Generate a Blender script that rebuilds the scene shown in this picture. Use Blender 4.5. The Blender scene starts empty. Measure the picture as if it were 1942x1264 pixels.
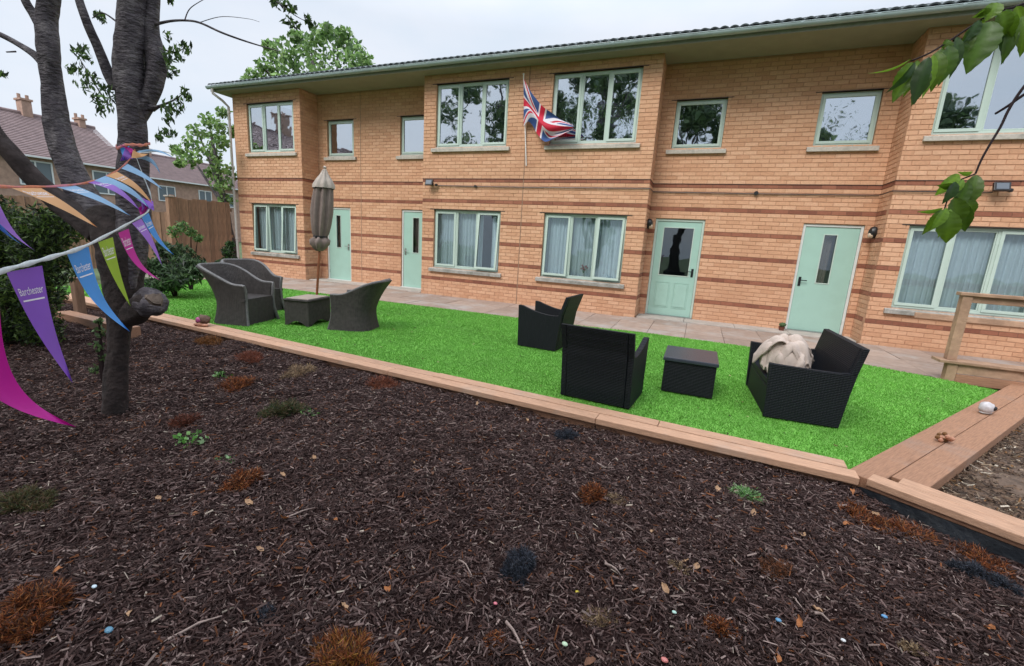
import bpy, bmesh, math, random
import numpy as np
from mathutils import Vector, Matrix, noise
random.seed(7); rng = np.random.default_rng(11)
sc = bpy.context.scene
COL = sc.collection

# ------------------------------------------------------------------ camera
CAM = Vector((2.26203, -9.84638, 1.37344))
RIGHT = Vector((0.92129654, 0.38453682, 0.05782835))
UP = Vector((-0.1300802, 0.16461675, 0.97774254))
FWD = Vector((-0.36645849, 0.90831314, -0.20168147))
FPX, PW, PH = 845.134, 1942.0, 1264.0
cd = bpy.data.cameras.new("camera"); cam = bpy.data.objects.new("camera", cd); COL.objects.link(cam)
cam.matrix_world = Matrix.Translation(CAM) @ Matrix((RIGHT, UP, -FWD)).transposed().to_4x4()
cd.sensor_width = 36; cd.lens = FPX / PW * 36; cd.clip_start = 0.05; cd.clip_end = 600
sc.camera = cam

# ------------------------------------------------------------------ world, sun, exposure
SUN_EL, SUN_AZ = math.radians(47), math.radians(200)      # azimuth measured from +Y clockwise
w = bpy.data.worlds.new("World"); sc.world = w; w.use_nodes = True
nt = w.node_tree; nt.nodes.clear()
def wn(t, **k):
    n = nt.nodes.new(t)
    for a, b in k.items(): setattr(n, a, b)
    return n
sky = wn('ShaderNodeTexSky', sky_type='NISHITA'); sky.sun_disc = False
sky.sun_elevation = SUN_EL; sky.sun_rotation = SUN_AZ; sky.air_density = 1.0; sky.dust_density = 3.0
skys = wn('ShaderNodeVectorMath', operation='SCALE'); skys.inputs['Scale'].default_value = 0.10
tc = wn('ShaderNodeTexCoord'); mp = wn('ShaderNodeMapping'); mp.inputs['Scale'].default_value = (1.1, 1.1, 2.6)
nz = wn('ShaderNodeTexNoise'); nz.inputs['Scale'].default_value = 1.6; nz.inputs['Detail'].default_value = 6; nz.inputs['Roughness'].default_value = .5
cr = wn('ShaderNodeValToRGB'); cr.color_ramp.elements[0].position = .33; cr.color_ramp.elements[0].color = (.70, .83, .97, 1)
cr.color_ramp.elements[1].position = .62; cr.color_ramp.elements[1].color = (.93, .97, 1.05, 1)
mx = wn('ShaderNodeMix', data_type='RGBA'); mx.inputs['Factor'].default_value = .86
bg = wn('ShaderNodeBackground'); bg.inputs['Strength'].default_value = 0.86
wo = wn('ShaderNodeOutputWorld')
L = nt.links.new
L(sky.outputs[0], skys.inputs[0]); L(tc.outputs['Generated'], mp.inputs[0]); L(mp.outputs[0], nz.inputs[0]); L(nz.outputs[0], cr.inputs[0])
sepn = wn('ShaderNodeSeparateXYZ'); L(tc.outputs['Generated'], sepn.inputs[0])
er = wn('ShaderNodeMapRange'); L(sepn.outputs[2], er.inputs[0]); er.inputs[1].default_value = .38; er.inputs[2].default_value = 1.0; er.inputs[3].default_value = .65; er.inputs[4].default_value = 1.9
ev = wn('ShaderNodeVectorMath', operation='SCALE'); L(cr.outputs[0], ev.inputs[0]); L(er.outputs[0], ev.inputs['Scale'])
L(skys.outputs[0], mx.inputs['A']); L(ev.outputs[0], mx.inputs['B']); L(mx.outputs['Result'], bg.inputs[0]); L(bg.outputs[0], wo.inputs[0])
sd = bpy.data.lights.new("sun", 'SUN'); sun = bpy.data.objects.new("sun", sd); COL.objects.link(sun)
sd.energy = 1.5; sd.angle = math.radians(30); sd.color = (1.0, .965, .91)
sdir = Vector((math.sin(SUN_AZ) * math.cos(SUN_EL), math.cos(SUN_AZ) * math.cos(SUN_EL), math.sin(SUN_EL)))
sun.rotation_euler = sdir.to_track_quat('Z', 'Y').to_euler()
sc.view_settings.view_transform = 'Standard'; sc.view_settings.look = 'None'
sc.view_settings.exposure = 0.85; sc.view_settings.gamma = 1; sc.view_settings.use_curve_mapping = False
sc.render.engine = 'CYCLES'; sc.cycles.max_bounces = 6; sc.cycles.transparent_max_bounces = 10
sc.cycles.use_denoising = True; sc.cycles.caustics_reflective = False; sc.cycles.caustics_refractive = False

# ------------------------------------------------------------------ helpers
def ray(px, py): return (RIGHT * ((px - PW / 2) / FPX) - UP * ((py - PH / 2) / FPX) + FWD)
def onY(px, py, Y): d = ray(px, py); return CAM + d * ((Y - CAM.y) / d.y)
def onZ(px, py, z=0.0): d = ray(px, py); return CAM + d * ((z - CAM.z) / d.z)
FH = Vector((FWD.x, FWD.y, 0)).normalized()
def vp(px, py, dist): d = ray(px, py); return CAM + d * (dist / d.dot(FH))
WLOC = {}
def tag(o, label=None, cat=None, group=None, kind=None):
    if label: o['label'] = label
    if cat: o['category'] = cat
    if group: o['group'] = group
    if kind: o['kind'] = kind
    return o
def link(o, parent=None, world=None):
    """world geometry: the child's location cancels the parent's world location"""
    COL.objects.link(o)
    w0 = Vector((0, 0, 0)) if world is None else Vector(world)
    if parent is not None:
        o.parent = parent; o.location = w0 - WLOC.get(parent.name, Vector((0, 0, 0)))
    else: o.location = w0
    WLOC[o.name] = w0
    return o
def root(name, loc, rz=0, label=None, cat=None, group=None, kind=None):
    o = bpy.data.objects.new(name, None); COL.objects.link(o); o.empty_display_size = .1
    o.location = loc; o.rotation_euler = (0, 0, rz); WLOC[o.name] = Vector(loc)
    return tag(o, label, cat, group, kind)
def child(name, me, parent, loc=(0, 0, 0), rot=(0, 0, 0)):
    """local geometry under a parent"""
    o = bpy.data.objects.new(name, me); COL.objects.link(o); o.parent = parent; o.location = loc; o.rotation_euler = rot
    WLOC[o.name] = Vector((0, 0, 0)); return o
class MB:
    def __init__(s): s.v = []; s.f = []; s.t = []
    def add(s, vs, fs, tone=None):
        n = len(s.v); s.v += [tuple(v) for v in vs]; s.f += [tuple(i + n for i in f) for f in fs]
        if tone is not None or s.t:
            while len(s.t) < n: s.t.append((.5, .5, .5))
            s.t += [tone or (.5, .5, .5)] * len(vs)
    def box(s, x0, x1, y0, y1, z0, z1, tone=None, M=None):
        vs = [(x0, y0, z0), (x1, y0, z0), (x1, y1, z0), (x0, y1, z0), (x0, y0, z1), (x1, y0, z1), (x1, y1, z1), (x0, y1, z1)]
        if M is not None: vs = [M @ Vector(v) for v in vs]
        s.add(vs, [(0, 3, 2, 1), (4, 5, 6, 7), (0, 1, 5, 4), (1, 2, 6, 5), (2, 3, 7, 6), (3, 0, 4, 7)], tone)
    def prism(s, poly, z0, z1, tone=None):
        n = len(poly)
        s.add([(x, y, z0) for x, y in poly] + [(x, y, z1) for x, y in poly],
              [tuple(range(n))[::-1], tuple(range(n, 2 * n))] + [(i, (i + 1) % n, n + (i + 1) % n, n + i) for i in range(n)], tone)
    def slab(s, poly3, off, tone=None):
        """polygon (3-D points) thickened by vector off"""
        n = len(poly3); off = Vector(off); P = [Vector(p) for p in poly3]
        s.add(P + [p + off for p in P], [tuple(range(n))[::-1], tuple(range(n, 2 * n))] + [(i, (i + 1) % n, n + (i + 1) % n, n + i) for i in range(n)], tone)
    def tube(s, pts, radii, seg=8, tone=None, cap=True, jit=0.0):
        pts = [Vector(p) for p in pts]; n0 = len(s.v); vs = []; fs = []
        ref = Vector((0.13, .31, .94)).normalized(); nx = None
        for i, p in enumerate(pts):
            t = (pts[min(i + 1, len(pts) - 1)] - pts[max(i - 1, 0)]).normalized()
            if nx is None: nx = (ref - t * ref.dot(t)); nx = nx.normalized() if nx.length > 1e-3 else t.orthogonal().normalized()
            else: nx = (nx - t * nx.dot(t)).normalized()
            ny = t.cross(nx); r = radii[i] if hasattr(radii, '__len__') else radii
            for k in range(seg):
                a = 2 * math.pi * k / seg; rr = r * (1 + jit * noise.noise(Vector((p.x * 4 + math.cos(a) * 1.3, p.y * 4 + math.sin(a) * 1.3, p.z * 3))) + jit * .28 * noise.noise(Vector((math.cos(a) * 2.6, math.sin(a) * 2.6, p.z * 16 + p.x * 5))))
                vs.append(p + nx * math.cos(a) * rr + ny * math.sin(a) * rr)
        for i in range(len(pts) - 1):
            for k in range(seg):
                fs.append((i * seg + k, i * seg + (k + 1) % seg, (i + 1) * seg + (k + 1) % seg, (i + 1) * seg + k))
        if cap: fs += [tuple(range(seg))[::-1], tuple((len(pts) - 1) * seg + k for k in range(seg))]
        s.add(vs, fs, tone)
    def lathe(s, prof, c=(0, 0, 0), seg=16, tone=None):
        vs = [(c[0] + r * math.cos(2 * math.pi * k / seg), c[1] + r * math.sin(2 * math.pi * k / seg), c[2] + z) for r, z in prof for k in range(seg)]
        fs = [(i * seg + k, i * seg + (k + 1) % seg, (i + 1) * seg + (k + 1) % seg, (i + 1) * seg + k) for i in range(len(prof) - 1) for k in range(seg)]
        fs += [tuple(range(seg))[::-1], tuple((len(prof) - 1) * seg + k for k in range(seg))]
        s.add(vs, fs, tone)
    def mesh(s, name, mat, smooth=False, bev=0):
        me = bpy.data.meshes.new(name); me.from_pydata(s.v, [], s.f)
        if s.t:
            while len(s.t) < len(s.v): s.t.append((.5, .5, .5))
            a = me.color_attributes.new('tone', 'FLOAT_COLOR', 'POINT')
            a.data.foreach_set('color', np.column_stack([np.array(s.t), np.ones(len(s.t))]).astype(np.float32).ravel())
        if bev:
            bm = bmesh.new(); bm.from_mesh(me); bmesh.ops.remove_doubles(bm, verts=bm.verts, dist=1e-6) if False else None
            es = [e for e in bm.edges if len(e.link_faces) == 2 and e.calc_face_angle(0) > .5]
            bmesh.ops.bevel(bm, geom=es, offset=bev, segments=2, affect='EDGES', profile=.6, clamp_overlap=True); bm.to_mesh(me); bm.free()
        me.materials.append(mat)
        if smooth:
            me.polygons.foreach_set('use_smooth', [True] * len(me.polygons))
            if smooth == 'auto': me.set_sharp_from_angle(angle=math.radians(38))
        me.update(); return me
    def obj(s, name, mat, parent=None, smooth=False, bev=0):
        return link(bpy.data.objects.new(name, s.mesh(name, mat, smooth, bev)), parent)
def np_mesh(name, V, F, mat, tone=None, smooth=False, extra=None):
    """V (n,3), F (m,k) all faces with k corners"""
    me = bpy.data.meshes.new(name); k = F.shape[1]
    me.vertices.add(len(V)); me.vertices.foreach_set('co', V.astype(np.float32).ravel())
    me.loops.add(F.size); me.loops.foreach_set('vertex_index', F.astype(np.int32).ravel())
    me.polygons.add(len(F)); me.polygons.foreach_set('loop_start', np.arange(0, F.size, k, dtype=np.int32))
    if smooth: me.polygons.foreach_set('use_smooth', np.ones(len(F), bool))
    me.update(calc_edges=True)
    if tone is not None:
        a = me.color_attributes.new('tone', 'FLOAT_COLOR', 'POINT')
        a.data.foreach_set('color', np.column_stack([tone, np.ones(len(tone))]).astype(np.float32).ravel())
    me.materials.append(mat); return me

# ------------------------------------------------------------------ materials
def mat(name, base=(.5, .5, .5), rough=.6, var=0.0, vscale=20, tone=0.0, tone_cols=None, rnd=0.0, bump=0.0, bscale=60, bstretch=(1, 1, 1),
        metal=0, spec=.5, blotch=None, bl_scale=1.5, bl_lo=.45, bl_hi=.65, trans=0.0, coords='Object', island=0.0, mscale=(1, 1, 1), coat=0):
    m = bpy.data.materials.new(name); m.use_nodes = True; T = m.node_tree; N = T.nodes; K = T.links.new
    b = N['Principled BSDF']; out = N['Material Output']
    b.inputs['Roughness'].default_value = rough; b.inputs['Metallic'].default_value = metal; b.inputs['Specular IOR Level'].default_value = spec
    b.inputs['Coat Weight'].default_value = coat
    tcn = N.new('ShaderNodeTexCoord'); src = tcn.outputs[coords]
    mp_ = N.new('ShaderNodeMapping'); mp_.inputs['Scale'].default_value = mscale; K(src, mp_.inputs[0]); src = mp_.outputs[0]
    rgb = N.new('ShaderNodeRGB'); rgb.outputs[0].default_value = (*base, 1); c = rgb.outputs[0]
    def mul(c, valsock):
        mm = N.new('ShaderNodeMix'); mm.data_type = 'RGBA'; mm.blend_type = 'MULTIPLY'; mm.inputs['Factor'].default_value = 1
        K(c, mm.inputs['A']); K(valsock, mm.inputs['B']); return mm.outputs['Result']
    if tone_cols:
        at = N.new('ShaderNodeAttribute'); at.attribute_name = 'tone'; sp = N.new('ShaderNodeSeparateColor'); K(at.outputs['Color'], sp.inputs[0])
        r = N.new('ShaderNodeValToRGB'); r.color_ramp.interpolation = 'LINEAR'; els = r.color_ramp.elements
        while len(els) < len(tone_cols): els.new(.5)
        for i, (p_, cc) in enumerate(tone_cols): els[i].position = p_; els[i].color = (*cc, 1)
        if rnd < 0: oi = N.new('ShaderNodeObjectInfo'); K(oi.outputs['Random'], r.inputs[0])
        else: K(sp.outputs[0], r.inputs[0])
        c = r.outputs[0]
    elif tone:
        at = N.new('ShaderNodeAttribute'); at.attribute_name = 'tone'; c = mul(c, at.outputs['Color'])
    if rnd > 0:
        oi = N.new('ShaderNodeObjectInfo'); mr = N.new('ShaderNodeMapRange'); K(oi.outputs['Random'], mr.inputs[0]); mr.inputs[3].default_value = 1 - rnd; mr.inputs[4].default_value = 1 + rnd
        c = mul(c, mr.outputs[0])
    if island:
        gi = N.new('ShaderNodeNewGeometry'); mr = N.new('ShaderNodeMapRange'); K(gi.outputs['Random Per Island'], mr.inputs[0]); mr.inputs[3].default_value = 1 - island; mr.inputs[4].default_value = 1 + island
        c = mul(c, mr.outputs[0])
    if var:
        n = N.new('ShaderNodeTexNoise'); n.inputs['Scale'].default_value = vscale; n.inputs['Detail'].default_value = 5; K(src, n.inputs[0])
        mr = N.new('ShaderNodeMapRange'); K(n.outputs[0], mr.inputs[0]); mr.inputs[1].default_value = .3; mr.inputs[2].default_value = .7; mr.inputs[3].default_value = 1 - var; mr.inputs[4].default_value = 1 + var
        c = mul(c, mr.outputs[0])
    if blotch:
        n = N.new('ShaderNodeTexNoise'); n.inputs['Scale'].default_value = bl_scale; n.inputs['Detail'].default_value = 6; n.inputs['Roughness'].default_value = .65; K(tcn.outputs[coords], n.inputs[0])
        mr = N.new('ShaderNodeMapRange'); K(n.outputs[0], mr.inputs[0]); mr.inputs[1].default_value = bl_lo; mr.inputs[2].default_value = bl_hi
        mm = N.new('ShaderNodeMix'); mm.data_type = 'RGBA'; K(mr.outputs[0], mm.inputs['Factor']); K(c, mm.inputs['A']); mm.inputs['B'].default_value = (*blotch, 1); c = mm.outputs['Result']
    K(c, b.inputs['Base Color'])
    if bump:
        n = N.new('ShaderNodeTexNoise'); n.inputs['Scale'].default_value = bscale; n.inputs['Detail'].default_value = 4
        m2 = N.new('ShaderNodeMapping'); m2.inputs['Scale'].default_value = bstretch; K(tcn.outputs[coords], m2.inputs[0]); K(m2.outputs[0], n.inputs[0])
        bp = N.new('ShaderNodeBump'); bp.inputs['Strength'].default_value = bump; bp.inputs['Distance'].default_value = .02; K(n.outputs[0], bp.inputs['Height']); K(bp.outputs[0], b.inputs['Normal'])
    if trans:
        tr = N.new('ShaderNodeBsdfTranslucent'); K(c, tr.inputs[0]); ms = N.new('ShaderNodeMixShader'); ms.inputs[0].default_value = trans
        K(b.outputs[0], ms.inputs[1]); K(tr.outputs[0], ms.inputs[2]); K(ms.outputs[0], out.inputs[0])
    return m
BUFF = [(0.0, (.52, .275, .160)), (.3, (.58, .320, .192)), (.6, (.605, .342, .208)), (.85, (.635, .372, .235)), (1.0, (.58, .33, .20))]
REDB = [(0.0, (.20, .070, .042)), (.5, (.265, .095, .055)), (1.0, (.31, .12, .07))]
M_brick = mat('buff_brick', tone_cols=BUFF, rough=.85, blotch=(.47, .25, .145), bl_scale=.55, bl_lo=.48, bl_hi=.80, var=.10, vscale=30, bump=.25, bscale=90)
M_brickr = mat('buff_brick_piece', tone_cols=BUFF, rnd=-1, rough=.85, var=.10, vscale=30, bump=.25, bscale=90)
M_red = mat('red_brick', tone_cols=REDB, rough=.85, var=.12, vscale=30, bump=.25, bscale=90)
M_redr = mat('red_brick_piece', tone_cols=REDB, rnd=-1, rough=.85, var=.12, vscale=30, bump=.25, bscale=90)
M_mortar = mat('mortar', (.48, .265, .165), .95, var=.15, vscale=8, bump=.3, bscale=120)
M_green = mat('pale_green_paint', (.46, .56, .50), .38, var=.04, vscale=6, blotch=(.40, .50, .45), bl_scale=3, bl_lo=.5, bl_hi=.8)
M_door = mat('pale_green_door', (.33, .51, .44), .35, var=.03, vscale=4, blotch=(.29, .45, .38), bl_scale=2.2, bl_lo=.5, bl_hi=.85)
M_rev = mat('reveal_trim', (.45, .33, .25), .9, var=.1)
M_frame_white = mat('pale_door_frame', (.60, .62, .60), .5, var=.05)
M_sill = mat('stone_sill', (.46, .42, .37), .85, var=.12, vscale=25, blotch=(.26, .25, .22), bl_scale=5, bl_lo=.5, bl_hi=.75, bump=.2, bscale=80)
M_sillg = mat('weathered_stone_sill', (.36, .34, .31), .9, var=.2, vscale=25, blotch=(.17, .17, .15), bl_scale=6, bl_lo=.4, bl_hi=.7, bump=.3, bscale=80)
M_dark = mat('black_plastic', (.012, .012, .014), .4)
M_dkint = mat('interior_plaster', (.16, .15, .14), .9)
M_curt = mat('net_curtain', (.86, .89, .90), .9, var=.06, vscale=60, trans=.15)
M_gut = mat('gutter_plastic', (.34, .42, .44), .35, var=.08, vscale=3, blotch=(.22, .27, .27), bl_scale=2.5, bl_lo=.5, bl_hi=.8)
M_soff = mat('soffit_board', (.26, .26, .19), .7, var=.06, vscale=5)
M_tile = mat('roof_tile', (.070, .085, .09), .7, island=.25, rnd=.2, var=.25, vscale=25, bump=.3)
M_pipe = mat('downpipe_plastic', (.50, .47, .45), .45, var=.08)
M_pave = mat('paving_stone', (.32, .235, .19), .75, rnd=.15, var=.12, vscale=9, blotch=(.40, .37, .35), bl_scale=1.3, bl_lo=.5, bl_hi=.72, bump=.15, bscale=120)
M_conc = mat('pale_concrete', (.42, .37, .33), .8, var=.1, vscale=7, blotch=(.33, .31, .28), bl_scale=2.5, bump=.15, bscale=100)
M_wood = mat('sawn_timber', (.50, .29, .185), .75, rnd=.08, var=.22, vscale=9, mscale=(1, 14, 14), blotch=(.42, .33, .27), bl_scale=1.6, bl_lo=.52, bl_hi=.8, bump=.35, bscale=30, bstretch=(1, 12, 12))
M_woodd = mat('shaded_timber', (.20, .10, .06), .85, var=.25, vscale=9, mscale=(1, 12, 12), bump=.35, bscale=30)  # darker timber: the shade below the edging boards is put into its colour
M_woodo = mat('rail_timber', (.40, .25, .165), .75, rnd=.08, var=.22, vscale=10, blotch=(.28, .17, .11), bl_scale=3, bump=.3, bscale=40)
M_memb = mat('black_membrane', (.006, .009, .014), .5, var=.3, vscale=8, bump=.6, bscale=12)
M_soil = mat('mulch_soil', (.020, .011, .010), 1.0, spec=.05, var=.35, vscale=18, bump=.9, bscale=45)
M_soil2 = mat('garden_soil', (.13, .085, .06), .95, var=.35, vscale=18, bump=.9, bscale=45)
M_chip = mat('bark_chips', (1, 1, 1), .9, tone=1, spec=.25)
M_turfb = mat('turf_backing', (.14, .36, .05), .9, var=.22, vscale=3)
M_turf = mat('artificial_grass', (1, 1, 1), .55, tone=1, spec=.25)
M_bark = mat('cherry_bark', (.062, .050, .058), .8, var=.4, vscale=11, mscale=(1, 1, 1.8), blotch=(.15, .13, .135), bl_scale=14, bl_lo=.46, bl_hi=.66, bump=.9, bscale=26, bstretch=(1, 1, 2.4))
M_barkm = mat('brown_bark', (.055, .040, .038), .85, var=.4, vscale=12, bump=.7, bscale=20)
M_barkd = mat('dark_bark', (.030, .020, .018), .9, var=.4, vscale=14, bump=.9, bscale=25)
M_cut = mat('cut_wood', (.15, .11, .085), .85, var=.35, vscale=12, bump=.6, bscale=30)
M_leaf = mat('leaf', (1, 1, 1), .5, tone=1, trans=.35, spec=.4)
M_leafn = mat('cherry_leaf', (1, 1, 1), .38, tone=1, trans=.38, spec=.5, var=.15, vscale=40)
M_twig = mat('twig', (.022, .013, .013), .9, var=.3, vscale=60, spec=.15)
M_black = mat('black_rattan', (.0055, .007, .011), .55, rnd=.1, spec=.22)
M_grey = mat('grey_rattan', (.044, .037, .035), .65, rnd=.1, var=.3, vscale=22, spec=.3)
M_greyl = mat('grey_rattan_rim', (.11, .105, .105), .5, var=.25, vscale=40)
M_cloth = mat('cream_blanket', (.52, .42, .36), .95, var=.1, vscale=18, bump=.35, bscale=300)
M_para = mat('taupe_canvas', (.215, .165, .145), .9, var=.12, vscale=14, bump=.2, bscale=200)
M_paral = mat('faded_canvas', (.40, .345, .30), .9, var=.15, vscale=14, bump=.2, bscale=200)
M_polew = mat('varnished_pole', (.26, .085, .035), .45, var=.2, vscale=10)
M_white = mat('white_paint', (.72, .70, .68), .5, var=.05)
M_fence = mat('fence_board', (.235, .135, .085), .85, rnd=.22, var=.25, vscale=7, mscale=(6, 6, 1), bump=.3, bscale=40, bstretch=(6, 6, 1))
M_hwall = mat('house_brick', (.34, .22, .17), .9, var=.2, vscale=4)
M_hroof = mat('house_roof', (.21, .15, .15), .85, var=.2, vscale=2.5, rnd=.1, bump=.5, bscale=6)
M_hwhite = mat('house_render', (.62, .64, .65), .7, var=.05)
M_hglass = mat('house_glass', (.10, .13, .15), .15)
M_string_w = mat('white_tape', (.62, .66, .68), .7, var=.1, vscale=60)
M_string_o = mat('orange_tape', (.60, .20, .11), .7, var=.2, vscale=30, blotch=(.62, .22, .30), bl_scale=9)
M_text = mat('white_print', (.80, .76, .80), .7)
M_handle = mat('black_handle', (.02, .022, .026), .3, metal=.4)
M_metal = mat('steel', (.5, .5, .5), .3, metal=1)
M_lampglass = mat('cream_diffuser', (.62, .48, .36), .4)
def rattan(m, sx, sz, depth):
    """woven strip relief on an existing material"""
    T = m.node_tree; N = T.nodes; K = T.links.new; b = N['Principled BSDF']
    tcn = N.new('ShaderNodeTexCoord'); hs = []
    for ax, s_ in ((0, sx), (1, sx), (2, sz)):
        wv = N.new('ShaderNodeTexWave'); wv.bands_direction = 'XYZ'[ax]; wv.inputs['Scale'].default_value = s_; wv.inputs['Distortion'].default_value = .6; wv.inputs['Detail'].default_value = 1
        K(tcn.outputs['Object'], wv.inputs[0]); hs.append(wv.outputs['Fac'])
    a = N.new('ShaderNodeMath'); a.operation = 'MULTIPLY'; K(hs[0], a.inputs[0]); K(hs[1], a.inputs[1])
    c = N.new('ShaderNodeMath'); c.operation = 'ADD'; K(a.outputs[0], c.inputs[0]); K(hs[2], c.inputs[1])
    bp = N.new('ShaderNodeBump'); bp.inputs['Strength'].default_value = .8; bp.inputs['Distance'].default_value = depth
    K(c.outputs[0], bp.inputs['Height']); K(bp.outputs[0], b.inputs['Normal'])
rattan(M_black, 14, 22, .004); rattan(M_grey, 12, 20, .006)
def glass(name, refl, tint):
    m = bpy.data.materials.new(name); m.use_nodes = True; T = m.node_tree; N = T.nodes; K = T.links.new
    N.remove(N['Principled BSDF']); out = N['Material Output']
    gl = N.new('ShaderNodeBsdfGlossy'); gl.inputs['Roughness'].default_value = .02; gl.inputs['Color'].default_value = (.86, .93, 1, 1)
    tr = N.new('ShaderNodeBsdfTransparent'); tr.inputs[0].default_value = (*tint, 1)
    lw = N.new('ShaderNodeLayerWeight'); lw.inputs[0].default_value = .18
    mr = N.new('ShaderNodeMapRange'); K(lw.outputs['Fresnel'], mr.inputs[0]); mr.inputs[3].default_value = refl; mr.inputs[4].default_value = 1
    ns = N.new('ShaderNodeTexNoise'); ns.inputs['Scale'].default_value = 2.2; tcn = N.new('ShaderNodeTexCoord'); K(tcn.outputs['Object'], ns.inputs[0])
    bp = N.new('ShaderNodeBump'); bp.inputs['Strength'].default_value = .06; bp.inputs['Distance'].default_value = .05; K(ns.outputs[0], bp.inputs['Height']); K(bp.outputs[0], gl.inputs['Normal'])
    ms = N.new('ShaderNodeMixShader'); K(mr.outputs[0], ms.inputs[0]); K(tr.outputs[0], ms.inputs[1]); K(gl.outputs[0], ms.inputs[2]); K(ms.outputs[0], out.inputs[0])
    return m
M_glass_hi = glass('coated_window_glass', .52, (.45, .5, .52))
M_glass = glass('window_glass', .07, (.84, .90, .92))

# ------------------------------------------------------------------ setting: ground
def grid_mesh(name, x0, x1, y0, y1, step, zf, m, smooth=True):
    nx = int((x1 - x0) / step) + 1; ny = int((y1 - y0) / step) + 1
    X, Y = np.meshgrid(np.linspace(x0, x1, nx), np.linspace(y0, y1, ny)); Z = zf(X, Y)
    V = np.stack([X.ravel(), Y.ravel(), Z.ravel()], 1); i = np.arange(nx * ny).reshape(ny, nx)
    F = np.stack([i[:-1, :-1].ravel(), i[:-1, 1:].ravel(), i[1:, 1:].ravel(), i[1:, :-1].ravel()], 1)
    return np_mesh(name, V, F, m, smooth=smooth)
EA, EB = np.array([-9.5, -5.81]), np.array([3.38, -6.655])         # outer edge of the front timber
def edgeY(X): return EA[1] + (X - EA[0]) * (EB[1] - EA[1]) / (EB[0] - EA[0])
CORNER = (3.38, -6.655)
def zmulch(X, Y):
    X = np.asarray(X, float); Y = np.asarray(Y, float)
    z = -.035 + .012 * np.sin(X * 9.3 + 2 * np.sin(Y * 4)) * np.cos(Y * 8.1 + X * 2) + .022 * np.sin(X * 1.7 + Y * 2.1) * np.cos(Y * 1.3 - X * .6) + .010 * np.sin(X * 6.1 + 1.3) * np.sin(Y * 5.3) + .006 * np.sin(X * 13.0 - Y * 9) 
    z = z + .004 * np.exp(-((Y - edgeY(X)) / .35) ** 2)
    dx = (X - 3.38) * .87 + (Y + 6.655) * -.48; dn = (X - 3.38) * -.48 - (Y + 6.655) * .87     # trench along the right-hand board
    z = z - .035 * np.exp(-((dn - .12) / .30) ** 2) * (dx > -.3) * np.clip((dx + .3) / .5, 0, 1)
    return z
ground = link(bpy.data.objects.new('ground', grid_mesh('ground', -150, 120, -90, 180, 10, lambda X, Y: X * 0 - .32, mat('rough_grass_ground', (.06, .09, .03), .95, var=.3, vscale=.6)))); tag(ground, kind='structure', label='grassy ground around the building')
bed = link(bpy.data.objects.new('mulch_bed', grid_mesh('mulch_bed', -9.5, 6.5, -13.0, -5.75, .045, zmulch, M_soil))); tag(bed, kind='structure', label='dark bark mulch planting bed in front of the lawn')
# trim the bed where the lawn side begins
bm = bmesh.new(); bm.from_mesh(bed.data)
def inside_lawnside(x, y):
    if x < 3.38: return y > edgeY(x) + .10
    return (x - 3.38) * .48 + (y + 6.655) * .87 > .10
bmesh.ops.delete(bm, geom=[v for v in bm.verts if inside_lawnside(v.co.x, v.co.y)], context='VERTS'); bm.to_mesh(bed.data); bm.free()

# lawn polygon (x,y)
LAWN = [(-9.2, -5.62), (-4.4, -5.87), (-2.1, -6.02), (1.47, -6.24), (3.43, -6.40), (5.66, -3.06), (5.22, -2.80), (4.54, -2.50), (3.0, -2.26), (1.5, -2.18), (.46, -2.30), (-1.78, -2.30), (-4.0, -2.36), (-7.08, -2.34), (-9.0, -2.36)]
mb = MB(); mb.prism(LAWN, -.03, -.004); lawn = mb.obj('lawn', M_turfb); tag(lawn, kind='structure', label='bright green artificial lawn')
def in_poly(x, y, poly):
    c = np.zeros(x.shape, bool); n = len(poly)
    for i in range(n):
        x1, y1 = poly[i]; x2, y2 = poly[(i + 1) % n]
        c ^= ((y1 > y) != (y2 > y)) & (x < (x2 - x1) * (y - y1) / (y2 - y1 + 1e-12) + x1)
    return c
def cam_dist(x, y): return np.sqrt((x - CAM.x) ** 2 + (y - CAM.y) ** 2)
n = 720000; x = rng.uniform(-9.2, 5.7, n); y = rng.uniform(-6.4, -2.1, n)
keep = in_poly(x, y, LAWN) & (rng.random(n) < np.clip((5.0 / cam_dist(x, y)) ** 1.4, .25, 1)); x, y = x[keep], y[keep]; n = len(x)
a = rng.uniform(0, 2 * np.pi, n); h = rng.uniform(.006, .015, n); wd = .0032 * np.clip(cam_dist(x, y) / 5, 1, 1.8); lean = rng.uniform(-.012, .012, (n, 2))
V = np.empty((n, 3, 3)); V[:, 0] = np.stack([x - np.cos(a) * wd, y - np.sin(a) * wd, x * 0 - .004], 1); V[:, 1] = np.stack([x + np.cos(a) * wd, y + np.sin(a) * wd, x * 0 - .004], 1)
V[:, 2] = np.stack([x + lean[:, 0], y + lean[:, 1], h], 1)
pat = .5 + .5 * np.sin(x * 2.3 + np.sin(y * 3.1) * 1.2) * np.sin(y * 2.7 + np.sin(x * 1.9)); br = (.86 + .12 * rng.random(n) + .12 * pat)[:, None]
tn = np.where(rng.random(n)[:, None] < .12, np.array([[.20, .40, .09]]), np.array([[.128, .345, .045]])) * br
blades = link(bpy.data.objects.new('turf_blades', np_mesh('turf_blades', V.reshape(-1, 3), np.arange(3 * n).reshape(n, 3), M_turf, tone=np.repeat(tn, 3, 0))))
tag(blades, 'short bright green blades of the artificial lawn', 'artificial grass', kind='stuff')

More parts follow.
